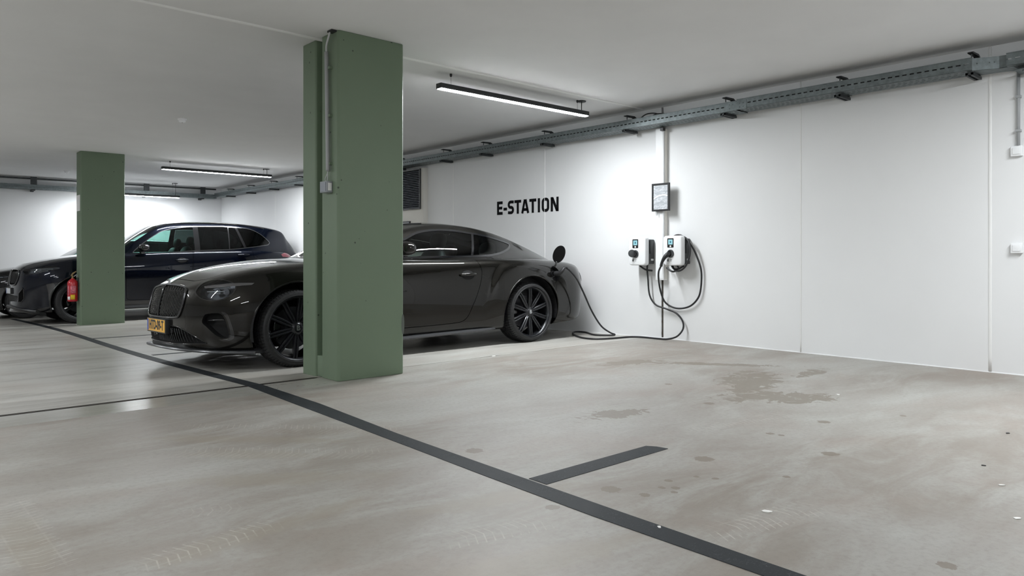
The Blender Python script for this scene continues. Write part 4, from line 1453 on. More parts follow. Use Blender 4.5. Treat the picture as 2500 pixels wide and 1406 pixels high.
def strip_on(shell, pts, off, w, name, mat, parent, axes='xz', sgn=-1, thick=0.006, tube=None):
    """tube or ridge following the skin through points given in side view (x, z) or front view (y, z)"""
    P = []
    for a, b_ in pts:
        if axes == 'xz':
            P.append((a + shell.lean(a, b_), sgn * (shell.side(a, b_) + off), b_))
        else:
            P.append((shell.nose(a, b_) - off, a, b_))
    return MB().tube(P, tube or w, 8).build(name, mat, parent, smooth=True)
# ------------------------------------------------------------------ the coupe: skins
def coupe_shells():
    L, rf, nf, rr, nr = 4.95, 0.9, 2.65, 0.6, 3.2
    wc = flow([(0, .955), (.9, .965), (1.4, .955), (2.2, .945), (3.0, .95), (3.55, .975), (3.9, .985), (4.2, .975), (4.95, .95)], .15)
    zb = flow([(0, .19), (.3, .165), (.9, .15), (3.3, .16), (4.0, .165), (4.5, .185), (4.95, .22)], .1)
    zt = flow([(0, .735), (.06, .775), (.16, .83), (.35, .90), (.65, .958), (1.0, .992), (1.4, 1.003), (2.0, 1.0), (3.5, 1.0), (4.2, .985), (4.55, .965), (4.76, .945), (4.88, .90), (4.95, .82)], .025)
    zs = flow([(0, .68), (.1, .72), (.3, .795), (.6, .86), (.9, .892), (1.4, .925), (1.8, .95), (2.0, .955), (3.0, .955), (3.6, .955), (4.2, .935), (4.6, .90), (4.8, .87), (4.95, .78)], .06)
    zm = flow([(0, .45), (.5, .5), (1.5, .55), (3, .55), (4.95, .55)], .2)
    xs = stations(L, rf, nf, rr, nr)
    secs = []
    for x in xs:
        w = wc(x) * plan(x, L, rf, nf, rr, nr)
        b_, m, s_, t = zb(x), zm(x), zs(x), zt(x)
        hs = s_ - m
        hc = .012 + .026 * max(0.0, min(1.0, (1.7 - x) / .5))      # the bonnet is crowned
        secs.append(bspline([(0, b_), (.45 * w, b_), (.86 * w, b_), (.955 * w, b_ + .02), (.985 * w, b_ + .12), (1.005 * w, m), (1.0 * w, m + .35 * hs), (.975 * w, m + .75 * hs), (.93 * w, s_),
                             (.84 * w, s_ + .42 * (t - s_)), (.6 * w, t - hc), (.3 * w, t - .25 * hc), (0, t)], 64))
    def lean(x, z):
        k = math.exp(-x / 0.35) * (0.07 * max(0.0, (z - 0.5) / 0.3) ** 1.5 + 0.10 * max(0, (0.33 - z) / 0.15) ** 2 * 0.3)
        if x > 4.4:
            k += (x - 4.4) / 0.55 * (-0.05 * max(0, (z - 0.72) / 0.2) - 0.03 * max(0, (0.42 - z) / 0.2))
        return k
    low = Shell(xs, secs, lean)
    zg = flow([(1.25, .96), (1.45, 1.0), (1.8, 1.165), (2.1, 1.29), (2.4, 1.365), (2.6, 1.393), (2.8, 1.402), (3.15, 1.385), (3.46, 1.342), (3.785, 1.266), (4.12, 1.165), (4.48, 1.035), (4.7, .945), (4.78, .90)], .06)
    wb = flow([(1.25, .72), (1.6, .79), (2.0, .835), (2.6, .855), (3.1, .845), (3.5, .80), (3.9, .72), (4.3, .62), (4.78, .5)], .12)
    wr = flow([(1.25, .62), (1.8, .63), (2.3, .605), (2.8, .585), (3.3, .56), (3.8, .50), (4.3, .42), (4.78, .36)], .12)
    xs2 = list(np.linspace(1.25, 4.78, 150))
    secs2 = []
    z0 = .90
    for x in xs2:
        t, b_, r = zg(x), wb(x), wr(x)
        h = max(t - z0, .02)
        secs2.append(bspline([(b_, z0), (b_, z0 + .2 * h), (b_ - .25 * (b_ - r), z0 + .42 * h), (b_ - .68 * (b_ - r), z0 + .72 * h), (b_ - .92 * (b_ - r), z0 + .90 * h), (r * .93, t - .035 * min(1, h / .3)), (.6 * r, t - .006), (.3 * r, t), (0, t)], 46))
    return low, Shell(xs2, secs2)
def haunch(x, y, z):
    """the rear wing swells out below and behind a crease that climbs from the sill to the tail"""
    cr = float(np.interp(x, [3.05, 3.14, 3.22, 3.32, 3.42, 3.55, 3.8, 4.05, 4.83], [0.30, 0.62, 0.78, 0.875, 0.915, 0.935, 0.945, 0.94, 0.86]))
    if x < 3.05 or y < 0.4:
        return 0.0
    d = (cr - z) * 0.55
    if d <= 0:
        return 0.0
    fade = min(1.0, max(0.0, (z - 0.2) / 0.3)) * min(1.0, max(0, (4.75 - x) / 0.6)) * min(1, (x - 3.05) / 0.25)
    return 0.028 * (1 - math.exp(-d / 0.035)) * fade
def mirror_poly(half):
    """half outline with y <= 0 from bottom to top -> closed symmetric outline"""
    return half + [(-y, z) for y, z in half[::-1] if abs(y) > 1e-6]
def liner(car, xh, zh, R, y0, y1, name='wheel_arch'):
    mb = MB()
    n = 28
    A = [math.radians(-12 + 204 * k / n) for k in range(n + 1)]
    v = [(xh + R * math.cos(a), y, zh + R * math.sin(a)) for a in A for y in (y0, y1)]
    f = [(2 * k, 2 * k + 1, 2 * k + 3, 2 * k + 2) for k in range(n)]
    c = len(v)
    v.append((xh, y1, zh))
    f += [(2 * k + 1, c, 2 * k + 3) for k in range(n)]
    return mb.add(v, f).build(name, M['under'], car)
def arch_lip(car, shell, xh, zh, R, mat, r=0.007, bump=None, a0=-22, a1=202, sgn=-1):
    P = []
    for k in range(49):
        a = math.radians(a0 + (a1 - a0) * k / 48)
        x, z = xh + R * math.cos(a), zh + R * math.sin(a)
        y = shell.side(x, z)
        if bump:
            y += bump(x, y, z)
        P.append((x, sgn * (y - 0.004), z))
    return MB().tube(P, r, 8).build('arch_lip', mat, car, smooth=True)
def recess(shell, poly, axes, depth, sgn=-1, front=True, n=3):
    """open box behind a cut-out: rim follows the skin, floor set back"""
    rim, bot = [], []
    for a, b_ in poly:
        if axes == 'yz':
            x = shell.nose(a, b_)
            rim.append((x, a, b_))
            bot.append((x + depth, a * 0.97, b_))
        else:
            y = shell.side(a, b_)
            lx = a + shell.lean(a, b_)
            rim.append((lx, sgn * y, b_))
            bot.append((lx + (depth * 0.7 if front else 0), sgn * (y - depth * (0.7 if front else 1)), b_))
    m = len(rim)
    cen = tuple(sum(p[i] for p in bot) / m for i in range(3))
    return MB().add(rim + bot + [cen], [(i, (i + 1) % m, m + (i + 1) % m, m + i) for i in range(m)] + [(m + i, m + (i + 1) % m, 2 * m) for i in range(m)])
def lattice(shell, poly, cell_u, cell_v, off, r, kind='diamond'):
    """crossing bars clipped to an outline in front view, lying on the skin"""
    mb = MB()
    us = [p[0] for p in poly]
    vs_ = [p[1] for p in poly]
    u0, u1, v0, v1 = min(us), max(us), min(vs_), max(vs_)
    lines = []
    if kind == 'diamond':
        slope = cell_v / cell_u
        k0 = int((u1 - u0) / cell_u + (v1 - v0) / cell_v) + 3
        for sg in (1, -1):
            for k in range(-k0, k0 + 1):
                c = k * cell_u
                lines.append([(c + sg * (v - (v0 + v1) / 2) / slope, v) for v in np.linspace(v0, v1, 26)])
    else:
        for k in range(int((u1 - u0) / cell_u) + 1):
            lines.append([(u0 + k * cell_u + (0 if kind == 'bars' else 0.35 * (v - v0) * (1 if u0 + k * cell_u < 0 else -1)), v) for v in np.linspace(v0, v1, 8)])
    for ln in lines:
        run = []
        for u, v in ln + [(9, 9)]:
            if abs(u) < 5 and inside(poly, u, v):
                run.append((shell.nose(u, v) + off, u, v))
            else:
                if len(run) > 1:
                    mb.tube(run, r, 4)
                run = []
    return mb
def frame_tube(shell, poly, off, r, name, mat, car):
    P = [(shell.nose(a, b_) - off, a, b_) for a, b_ in poly]
    return MB().tube(P, r, 8, closed=True).build(name, mat, car, smooth=True)
def door_handle(car, shell, x0, x1, z, mat, scoop=True):
    out = []
    for sg in (-1, 1):
        xm = (x0 + x1) / 2
        ym = shell.side(xm, z)
        mb = MB()
        P = []
        for t in np.linspace(0, 1, 13):
            x = x0 + (x1 - x0) * t
            P.append((x, sg * (shell.side(x, z) + 0.004 + 0.026 * math.sin(math.pi * min(1, max(0, t))) ** 0.5), z + 0.006 * t))
        mb.tube(P, [0.007 + 0.011 * math.sin(math.pi * t) ** 0.5 for t in np.linspace(0.001, 0.999, 13)], 10)
        h = mb.build('door_handle', mat, car, smooth=True)
        if scoop:
            sc = MB()
            el = [(xm + 0.088 * math.cos(a), z - 0.004 + 0.05 * math.sin(a)) for a in np.linspace(0, 2 * math.pi, 25)[:-1]]
            v = [(a, sg * (shell.side(a, b_) + 0.0025), b_) for a, b_ in el] + [(xm, sg * (ym + 0.002), z)]
            sc.add(v, [(i, (i + 1) % 24, 24) for i in range(24)])
            sc.build('scoop_shade', M['seam'], h)  # flat disc on the skin; the hollow's shade is put into its colour
    return h
def number_plate(car, x, yc, z0, z1, w, text, mat, tw):
    pl = MB().box(x - 0.012, x + 0.03, yc - w / 2 - 0.015, yc + w / 2 + 0.015, z0 - 0.012, z1 + 0.008).build('plate_holder', M['satin_black'], car, bevel=0.003)
    MB().box(x - 0.015, x - 0.011, yc - w / 2, yc + w / 2, z0, z1).build('number_plate', mat, pl, bevel=0.001)
    MB().box(x - 0.0158, x - 0.0145, yc + w / 2 - 0.042, yc + w / 2 - 0.002, z0 + 0.003, z1 - 0.003).build('country_band', M['plate_blue'], pl)
    if text:
        me = text_mesh(text, (z1 - z0) * 1.06, 'plate_text', 0.0006, 0.004)
        me.materials.append(M['black'])
        xs = [v.co.x for v in me.vertices]
        sx = tw / (max(xs) - min(xs))
        o = link('plate_lettering', me, pl, (x - 0.0158, yc - 0.018, (z0 + z1) / 2))
        o.rotation_euler = (math.pi / 2, 0, -math.pi / 2)
        o.scale = (sx, 1.0, 1)
    return pl
def side_mirror(car, x, y, z, mat, sgn):
    mb = MB()
    soft_box(mb, x, sgn * y, z, 0.19, 0.25, 0.145, p=2.25)
    m = mb.build('door_mirror', mat, car, smooth=True)
    MB().prism([(x - 0.03, z - 0.05), (x + 0.05, z - 0.05), (x + 0.03, z - 0.11), (x - 0.02, z - 0.11)], sgn * (y - 0.10), sgn * (y - 0.20), 'y').build('mirror_arm', M['gloss_black'], m)
    MB().prism(rrect(0.15, 0.08, 0.025, 4, sgn * y, z), x + 0.055, x + 0.068, 'x').build('mirror_glass', M['silver'], m)
    return m
def eye(car, shell, poly, sgn, lensname='headlight'):
    """headlight: dark bowl behind the lens with lamp bars and projector rings"""
    b_ = recess(shell, poly, 'xz', 0.07, sgn).build('headlight', M['lamp_bowl'], car, auto=40)
    cx = sum(p[0] for p in poly) / len(poly)
    cz = sum(p[1] for p in poly) / len(poly)
    x0, x1 = min(p[0] for p in poly), max(p[0] for p in poly)
    z0, z1 = min(p[1] for p in poly), max(p[1] for p in poly)
    def at(x, z, d):
        return (x + shell.lean(x, z) + d * 0.7, sgn * (shell.side(x, z) - d * 0.7), z)
    for fz, a, c, rr in ((0.62, 0.1, 0.75, 0.006), (0.42, 0.12, 0.6, 0.004), (0.30, 0.3, 0.65, 0.003)):
        z = z0 + (z1 - z0) * fz
        P = [at(x0 + (x1 - x0) * t, z, 0.025) for t in np.linspace(a, c, 8)]
        MB().tube(P, rr, 6).build('lamp_bar', M['drl'] if rr > 0.003 else M['reflector'], b_, smooth=True)
    for t in (0.38, 0.62):
        x, z = x0 + (x1 - x0) * t, z0 + (z1 - z0) * 0.40
        p, q = at(x, z, 0.055), at(x, z, 0.03)
        MB().tube([p, q], 0.028 * min(1, (z1 - z0) / 0.17), 18).build('projector', M['reflector'], b_, auto=40)
    return b_

def build_coupe():
    X0, YC = 2.015, 7.1
    car = tag(empty('coupe_car', (X0, YC, floor_z(YC)), (TILT, 0, 0)), 'dark bronze-grey two-door coupe with black wheels, plugged into the left charger', 'car', 'parked cars')
    low, cab = coupe_shells()
    P = M['paint_grey']
    H1, H2, ZH = 0.915, 3.785, 0.345
    sk = Skin(low.bmesh(haunch))
    sk.cut('arch', circ(H1, ZH, .425), 'xz', lambda c, n: abs(c.y) > .5 and c.x < 1.6)
    sk.cut('arch', circ(H2, ZH, .430), 'xz', lambda c, n: abs(c.y) > .5 and c.x > 3.2)
    door = catmull([(3.038, 1.03), (3.046, .97), (3.062, .915), (3.076, .86), (3.072, .80), (3.039, .699), (2.975, .552), (2.906, .418), (2.862, .345), (2.80, .30), (2.70, .284), (2.389, .275), (2.0, .272), (1.60, .272), (1.47, .30),
                    (1.425, .40), (1.415, .60), (1.43, .80), (1.47, .95), (1.49, 1.03)], 3)
    fs = lambda c, n: abs(c.y) > .7
    sk.cut('seam', door, 'xz', fs, only=('',))
    sk.cut('door', inset(door, .006), 'xz', fs, only=('seam',))
    hoodp = [(.17, 0), (.175, -.22), (.19, -.38), (.235, -.515), (.30, -.575), (.5, -.63), (.8, -.675), (1.15, -.705), (1.44, -.72), (1.46, -.4), (1.47, 0)]
    hood = hoodp + [(x, -y) for x, y in hoodp[::-1] if abs(y) > 1e-6]
    ft = lambda c, n: n.z > .25 and c.z > .6
    sk.cut('seam', hood, 'xy', ft, only=('',))
    sk.cut('hood', inset(hood, .006), 'xy', ft, only=('seam',))
    grille = mirror_poly(catmull([(-.0, .470), (-.2, .470), (-.38, .474), (-.435, .49), (-.466, .55), (-.474, .62), (-.472, .68), (-.45, .722), (-.38, .741), (-.2, .755), (0, .760)], 3))
    fn = lambda c, n: c.x < .45 and n.x < -.1
    sk.cut('grille', grille, 'yz', fn)
    lowg = mirror_poly(catmull([(0, .245), (-.3, .243), (-.5, .245), (-.66, .25), (-.695, .258), (-.62, .308), (-.54, .352), (-.43, .39), (-.34, .398), (-.2, .398), (0, .398)], 2))
    sk.cut('lowgrille', lowg, 'yz', fn)
    intake = catmull([(.156, .437), (.166, .489), (.185, .510), (.241, .515), (.272, .506), (.297, .466), (.314, .408), (.329, .323), (.317, .299), (.276, .301), (.231, .336), (.181, .40)], 3, closed=True)
    fc = lambda c, n: abs(c.y) > .45 and c.x < .6
    sk.cut('intake', intake, 'xz', fc)
    blade = catmull([(.275, .525), (.317, .505), (.348, .407), (.368, .311), (.347, .28), (.297, .271), (.262, .29), (.30, .288), (.326, .292), (.340, .325), (.326, .41), (.306, .475)], 3, closed=True)
    sk.cut('blade', blade, 'xz', fc, only=('',))
    head = catmull([(.143, .699), (.164, .736), (.202, .770), (.253, .793), (.303, .798), (.349, .783), (.381, .758), (.384, .727), (.360, .685), (.316, .649), (.258, .627), (.202, .628), (.162, .646), (.146, .673)], 4, closed=True)
    sk.cut('headring', inset(head, -.008), 'xz', fc, only=('', 'hood', 'seam'))
    sk.cut('lens', head, 'xz', fc)
    brow = [(.195, .726), (.26, .733), (.345, .740), (.40, .744), (.508, .750), (.532, .768), (.43, .770), (.345, .766), (.26, .757), (.195, .744)]
    sk.cut('brow', brow, 'xz', fc)
    tail = [(s_ * (.66 + .19 * math.cos(a)), .735 + .085 * math.sin(a)) for s_ in (1,) for a in np.linspace(0, 2 * math.pi, 33)[:-1]]
    fr_ = lambda c, n: c.x > 4.5 and n.x > 0.1
    sk.cut('tail', tail, 'yz', fr_)
    sk.cut('tail', [(-a, b_) for a, b_ in tail], 'yz', fr_)
    diff = [(-.6, .2), (.6, .2), (.52, .40), (-.52, .40)]
    sk.cut('diffuser', diff, 'yz', fr_)
    PX, PZ = 4.165, .787
    sk.cut('port', circ(PX, PZ, .085, 32), 'xz', lambda c, n: c.y < -.6 and c.x > 3.6)
    open_ = [(1.62, -.55), (2.0, -.72), (2.6, -.76), (3.1, -.75), (3.5, -.68), (4.0, -.52), (4.0, .52), (3.5, .68), (3.1, .75), (2.6, .76), (2.0, .72), (1.62, .55)]
    sk.cut('open', open_, 'xy', lambda c, n: n.z > .5 and c.z > .85)
    sk.finish()
    sk.emit('', 'body', P, car)
    sk.emit('seam', 'panel_gap', M['seam'], car, push=-.012)
    for nm, sg in (('door', -1), ('door', 1)):
        sk.emit('door', 'door', P, car, lambda c, sg=sg: c.y * sg > 0)
    sk.emit('hood', 'hood', P, car)
    for sg in (-1, 1):
        side = lambda c, sg=sg: c.y * sg > 0
        h = eye(car, low, head, sg)
        sk.emit('lens', 'lens', M['lens'], h, side)
        sk.emit('headring', 'lamp_surround', M['gloss_black'], h, side, push=.002)
        sk.emit('brow', 'lamp_strip', M['chrome_and_glint'], h, side, push=.004)
        a = recess(low, intake, 'xz', .09, sg).build('air_intake', M['seam'], car, auto=40)
        sk.emit('blade', 'intake_blade', M['gloss_black'], a, side, push=.003)
        mid = [(x, z) for x, z in ((.170, .452), (.22, .455), (.27, .457), (.30, .455))]
        MB().tube([(x + low.lean(x, z) + .012, sg * (low.side(x, z) - .012), z) for x, z in mid], .006, 8).build('intake_vane', M['smoke_chrome'], a, smooth=True)
        t = sk.emit('tail', 'tail_light', M['tail_red'], car, side, push=.006)
    sk.emit('diffuser', 'diffuser', M['satin_black'], car)
    # grille
    g_ = recess(low, grille, 'yz', .05).build('grille', M['seam'], car, auto=40)
    frame_tube(low, grille, .006, .011, 'grille_frame', M['smoke_chrome'], g_)
    lat = lattice(low, grille, .048, .034, .006, .0034).build('grille_lattice', M['gloss_black'], g_)
    lat['kind'] = 'stuff'
    MB().tube([(low.nose(0, z) - .002, 0, z) for z in np.linspace(.47, .755, 12)], .008, 6).build('grille_centre_bar', M['gloss_black'], g_, smooth=True)
    g2 = recess(low, lowg, 'yz', .05).build('lower_grille', M['seam'], car, auto=40)
    l2 = lattice(low, lowg, .034, .05, .008, .003, 'lean').build('lower_lattice', M['satin_black'], g2)
    l2['kind'] = 'stuff'
    frame_tube(low, lowg, .001, .004, 'lower_frame', M['gloss_black'], g2)
    MB().lathe([(0, 0), (.022, 0), (.022, .01), (.012, .016), (0, .016)], 20, 'x', (low.nose(-.33, .352) - .012, -.33, .352)).build('parking_sensor', M['satin_black'], g2, auto=40)
    number_plate(car, -.012, 0.0, .336, .446, .52, 'HTD-09-T', M['plate_yellow'], .42)
    MB().lathe([(0, -.004), (.03, -.002), (.034, .004), (0, .006)], 20, 'x', (low.nose(0, .765) + .004, 0, .775)).build('nose_badge', M['silver'], car, auto=40)
    # splitter
    mb = MB()
    ysp = np.linspace(-.90, .90, 41)
    v = []
    for y in ysp:
        k = (abs(y) / .90) ** 2
        x = low.nose(y, .27) - .05 * (1 - 1.5 * k)
        zc = .215 - .05 * k
        v += [(x, y, zc + .006), (x - .006, y, zc - .004), (x, y, zc - .014), (x + .18, y * .93, zc - .02), (x + .12, y * .95, zc + .022)]
    f = []
    for i in range(len(ysp) - 1):
        for j in range(5):
            f.append((i * 5 + j, i * 5 + (j + 1) % 5, (i + 1) * 5 + (j + 1) % 5, (i + 1) * 5 + j))
    mb.add(v, f + [(4, 3, 2, 1, 0), tuple(40 * 5 + j for j in range(5))]).build('splitter', M['satin_grey'], car, auto=35)
    # side skirt
    for sg in (-1, 1):
        mb = MB()
        xs = np.linspace(1.36, 3.27, 30)
        v = []
        for x in xs:
            e = min(1, (x - 1.36) / .15, (3.27 - x) / .22)
            y = low.side(x, .215) - .012
            zz = .168 + .016 * (x - 2.1) / 1.15 * (1 if x > 2.1 else 0)
            o = .032 * e ** .6
            v += [(x, sg * y, zz + .026), (x, sg * (y + o), zz + .018), (x, sg * (y + o + .004), zz + .002), (x, sg * (y + o - .01), zz - .012), (x, sg * (y - .05), zz - .012)]
        f = []
        for i in range(29):
            for j in range(5):
                f.append((i * 5 + j, i * 5 + (j + 1) % 5, (i + 1) * 5 + (j + 1) % 5, (i + 1) * 5 + j))
        mb.add(v, f).build('side_skirt', M['satin_grey'], car, auto=40)
        for xh, R in ((H1, .425), (H2, .430)):
            arch_lip(car, low, xh, ZH, R, P, .008, haunch, sgn=sg)
            liner(car, xh, ZH, R + .004, sg * .955, sg * .52)
        # exhaust and rear bumper edge
        MB().tube([(4.72, sg * .55, .29), (4.90, sg * .55, .29)], .05, 20, cap=True).build('exhaust_tip', M['gloss_black'], car, auto=40)
    # cabin skin
    ck = Skin(cab.bmesh())
    dlo = catmull([(1.74, .99), (1.83, 1.045), (1.98, 1.10), (2.236, 1.192), (2.408, 1.258), (2.634, 1.290), (2.863, 1.291), (3.096, 1.269), (3.351, 1.241), (3.624, 1.189), (3.74, 1.160), (3.765, 1.140), (3.72, 1.108),
                   (3.639, 1.077), (3.489, 1.040), (3.293, 1.012), (3.0, 1.002), (2.494, .993), (2.15, .986), (1.85, .983)], 4, closed=True)
    fd = lambda c, n: abs(c.y) > .4
    ck.cut('trim', inset(dlo, -.012), 'xz', fd)
    ck.cut('win', inset(dlo, .010), 'xz', fd)
    ck.cut('post', [(2.972, .97), (3.006, .97), (3.215, 1.31), (3.178, 1.31)], 'xz', fd, only=('win',))
    ws = [(1.50, 0), (1.52, -.3), (1.60, -.56), (1.74, -.655), (2.0, -.625), (2.28, -.565), (2.36, -.3), (2.38, 0)]
    ck.cut('shield', ws + [(x, -y) for x, y in ws[::-1] if y], 'xy', lambda c, n: c.x < 2.6 and n.z > .2)
    rw = [(3.52, 0), (3.50, -.30), (3.48, -.42), (3.8, -.40), (4.2, -.33), (4.36, -.26), (4.40, 0)]
    ck.cut('back', rw + [(x, -y) for x, y in rw[::-1] if y], 'xy', lambda c, n: c.x > 3.3 and n.z > .2)
    ck.finish()
    ck.emit('', 'roof', P, car)
    ck.emit('', 'headliner', M['leather'], car, lambda c: c.z > 1.02 and 1.6 < c.x < 4.3, push=-.02)
    ck.emit('shield', 'windscreen', M['glass_coupe'], car)
    ck.emit('back', 'rear_window', M['glass_coupe'], car)
    for sg in (-1, 1):
        for lo_, nm in ((True, 'side_window'), (False, 'quarter_window')):
            ck.emit('win', nm, M['glass_coupe'], car, lambda c, sg=sg, lo_=lo_: c.y * sg > 0 and ((c.x - 2.985) - (c.z - .99) * .615 < 0) == lo_)
        ck.emit('trim', 'window_trim', M['gloss_black'], car, lambda c, sg=sg: c.y * sg > 0, push=.004)
        ck.emit('post', 'window_post', M['smoke_chrome'], car, lambda c, sg=sg: c.y * sg > 0, push=.004)
        side_mirror(car, 2.03, 1.0, 1.075, P, sg)
    door_handle(car, low, 2.76, 2.985, .80, P)
    # cabin
    mb = MB()
    mb.box(1.45, 4.1, -.76, .76, .25, .28)
    mb.box(1.45, 4.1, -.80, -.76, .25, .93)
    mb.box(1.45, 4.1, .76, .80, .25, .93)
    mb.box(4.0, 4.06, -.7, .7, .28, .92)
    mb.build('cabin_tub', M['leather'], car)
    mb = MB()
    soft_box(mb, 1.78, 0, .86, .5, 1.5, .22)
    d_ = mb.build('dashboard', M['leather'], car, smooth=True)
    ring = [(2.07 + .03 * math.sin(a), -.38 + .18 * math.cos(a), .93 + .17 * math.sin(a)) for a in np.linspace(0, 2 * math.pi, 33)[:-1]]
    MB().tube(ring, .014, 8, closed=True).build('steering_wheel', M['leather'], d_, smooth=True)
    for y in (-.38, .38):
        seat(car, 2.42, y, .50, .5, True, .60)
        seat(car, 3.20, y, .56, .48, True, .44)
    # wheels
    spec = dict(proto=wheel_proto(.352, .288, .265, 10, 'twin', 'B'), wid=.265)
    for x, y, fl_, sp in ((H1, -.822, False, .12), (H2, -.838, False, .0), (H1, .822, True, .5), (H2, .838, True, .2)):
        build_wheel(car, spec, (x, y, .350), fl_, sp)
    # charging port, flap and inlet
    yp = low.side(PX, PZ) + haunch(PX, low.side(PX, PZ), PZ)
    pt = MB()
    rim = [(PX + .085 * math.cos(a), -(low.side(PX + .085 * math.cos(a), PZ + .085 * math.sin(a)) + haunch(PX + .085 * math.cos(a), .9, PZ + .085 * math.sin(a))), PZ + .085 * math.sin(a)) for a in np.linspace(0, 2 * math.pi, 33)[:-1]]
    bot = [(x, y + .055, z) for x, y, z in rim]
    n = 32
    pt.add(rim + bot + [(PX, -yp + .055, PZ)], [(i, (i + 1) % n, n + (i + 1) % n, n + i) for i in range(n)] + [(n + i, n + (i + 1) % n, 2 * n) for i in range(n)])
    po = pt.build('charge_port', M['gloss_black'], car, auto=40)
    MB().lathe([(.036, -.0), (.036, -.035), (.03, -.035), (.028, -.01), (0, -.01)], 24, 'y', (PX - .01, -yp + .05, PZ)).build('socket_ring', M['satin_black'], po, auto=40)
    fl = MB()
    n = 28
    v = []
    for dz, sc in ((0, 1.0), (.006, 1.0), (.012, .9), (.016, .6)):
        v += [(.082 * sc * math.cos(a), dz, .108 * sc * math.sin(a)) for a in np.linspace(0, 2 * math.pi, n + 1)[:-1]]
    f = [tuple(range(n))]
    for q in range(3):
        f += [(q * n + i, q * n + (i + 1) % n, (q + 1) * n + (i + 1) % n, (q + 1) * n + i) for i in range(n)]
    f.append(tuple(range(3 * n, 4 * n)))
    flo = fl.add(v, f).build('charge_flap', M['flap_black'], car, auto=50, loc=(4.19, -1.03, 1.02))
    flo.rotation_euler = (math.radians(14), math.radians(17), math.radians(-12))
    MB().tube(catmull([(4.15, -.94, .87), (4.155, -.985, .875), (4.165, -1.0, .905), (4.17, -1.0, .935)], 5), .012, 8).build('flap_hinge', M['gloss_black'], car, smooth=True)
    return car
M['chrome_and_glint'] = plain('dark_chrome_and_glint', (0.20, 0.20, 0.21), 0.18, metal=0.9)
M['flap_black'] = plain('flap_black', (0.004, 0.004, 0.0045), 0.16, spec=0.25)
M['satin_grey'] = plain('satin_grey_trim', (0.07, 0.072, 0.076), 0.30, metal=0.3)
coupe = build_coupe()
# plug at the car end of the cable
mb = MB()
pp = catmull([(6.175, 6.13, 0.772), (6.178, 6.07, 0.778), (6.185, 6.03, 0.80), (6.205, 6.015, 0.835), (6.235, 6.02, 0.853), (6.27, 6.02, 0.84)], 6)
mb.tube(pp, [0.034 - 0.022 * min(1, i / (len(pp) * 0.8)) for i in range(len(pp))], 16)
mb.build('plug', M['black'], cable1, smooth=True)
# ------------------------------------------------------------------ the tall car: skins
def suv_shells(sz=1.0, L=5.12, cab=1.0):
    rf, nf, rr, nr = 0.8, 2.7, 0.55, 2.8
    k = L / 5.06
    wc = flow([(0, .985), (.9, 1.0), (1.6, .985), (3.2, .985), (4.0, 1.0), (5.06, .97)], .15)
    zb = flow([(0, .22), (.3, .20), (.9, .20), (3.6, .22), (4.4, .25), (5.06, .36)], .1)
    zt = flow([(0, .96), (.05, 1.0), (.15, 1.06), (.4, 1.13), (.9, 1.215), (1.45, 1.275), (2.0, 1.28), (4.3, 1.30), (4.8, 1.28), (4.98, 1.22), (5.06, 1.14)], .03)
    zs = flow([(0, .90), (.1, .95), (.3, 1.01), (.6, 1.08), (.9, 1.13), (1.5, 1.20), (2.2, 1.235), (3.2, 1.265), (4.0, 1.28), (4.7, 1.24), (5.06, 1.10)], .08)
    zm = flow([(0, .60), (.6, .68), (1.5, .78), (4.0, .82), (5.06, .8)], .2)
    xs = stations(5.06, rf, nf, rr, nr)
    secs = []
    for x in xs:
        w = wc(x) * plan(x, 5.06, rf, nf, rr, nr)
        b_, m, s_, t = zb(x), zm(x), zs(x), zt(x)
        hs = s_ - m
        q = np.array(bspline([(0, b_), (.45 * w, b_), (.84 * w, b_), (.93 * w, b_ + .03), (.965 * w, b_ + .13), (.985 * w, m - .15), (1.005 * w, m), (1.005 * w, m + .45 * hs), (.985 * w, m + .75 * hs), (.955 * w, s_ - .01), (.91 * w, s_ + .015),
                              (.8 * w, s_ + .6 * (t - s_)), (.55 * w, t - .012), (.3 * w, t), (0, t)], 64))
        q[:, 1] *= sz
        secs.append(q)
    def lean(x, z):
        z = z / sz
        r = math.exp(-x / 0.3) * (0.05 * max(0.0, (z - 0.7) / 0.3) ** 1.5)
        if x > 4.5 * k:
            r += (x - 4.5 * k) / 0.56 * (-0.08 * max(0, (z - 0.95) / 0.3) - 0.08 * max(0, (0.55 - z) / 0.3))
        return r
    low = Shell([x * k for x in xs], secs, lean)
    zg = flow([(1.3, 1.22), (1.45, 1.27), (1.75, 1.48), (2.05, 1.68), (2.28, 1.805), (2.5, 1.858), (2.84, 1.885), (3.23, 1.897), (3.73, 1.885), (4.17, 1.852), (4.45, 1.815), (4.68, 1.765), (4.74, 1.73), (4.80, 1.62), (4.94, 1.42), (5.01, 1.29), (5.05, 1.18)], .02)
    wb = flow([(1.3, .78), (1.7, .85), (2.2, .885), (3.2, .895), (4.0, .885), (4.5, .85), (4.85, .80), (5.05, .74)], .12)
    wr = flow([(1.3, .68), (2.0, .66), (2.5, .64), (3.2, .635), (4.0, .62), (4.5, .60), (4.8, .60), (5.05, .62)], .12)
    xs2 = sorted(list(np.linspace(1.3, 4.66, 110)) + list(np.linspace(4.67, 5.05, 30)))
    secs2 = []
    z0 = 1.10
    for x in xs2:
        t, b_, r = zg(x), wb(x), wr(x)
        h = max(t - z0, .02)
        q = np.array(bspline([(b_, z0), (b_, z0 + .18 * h), (b_ - .22 * (b_ - r), z0 + .42 * h), (b_ - .68 * (b_ - r), z0 + .74 * h), (b_ - .9 * (b_ - r), z0 + .9 * h), (r * .95, t - .035 * min(1, h / .4)), (.65 * r, t - .006), (.3 * r, t), (0, t)], 46))
        q[:, 1] *= sz * (1 + (cab - 1) * 1.0)
        secs2.append(q)
    return low, Shell([x * k for x in xs2], secs2)
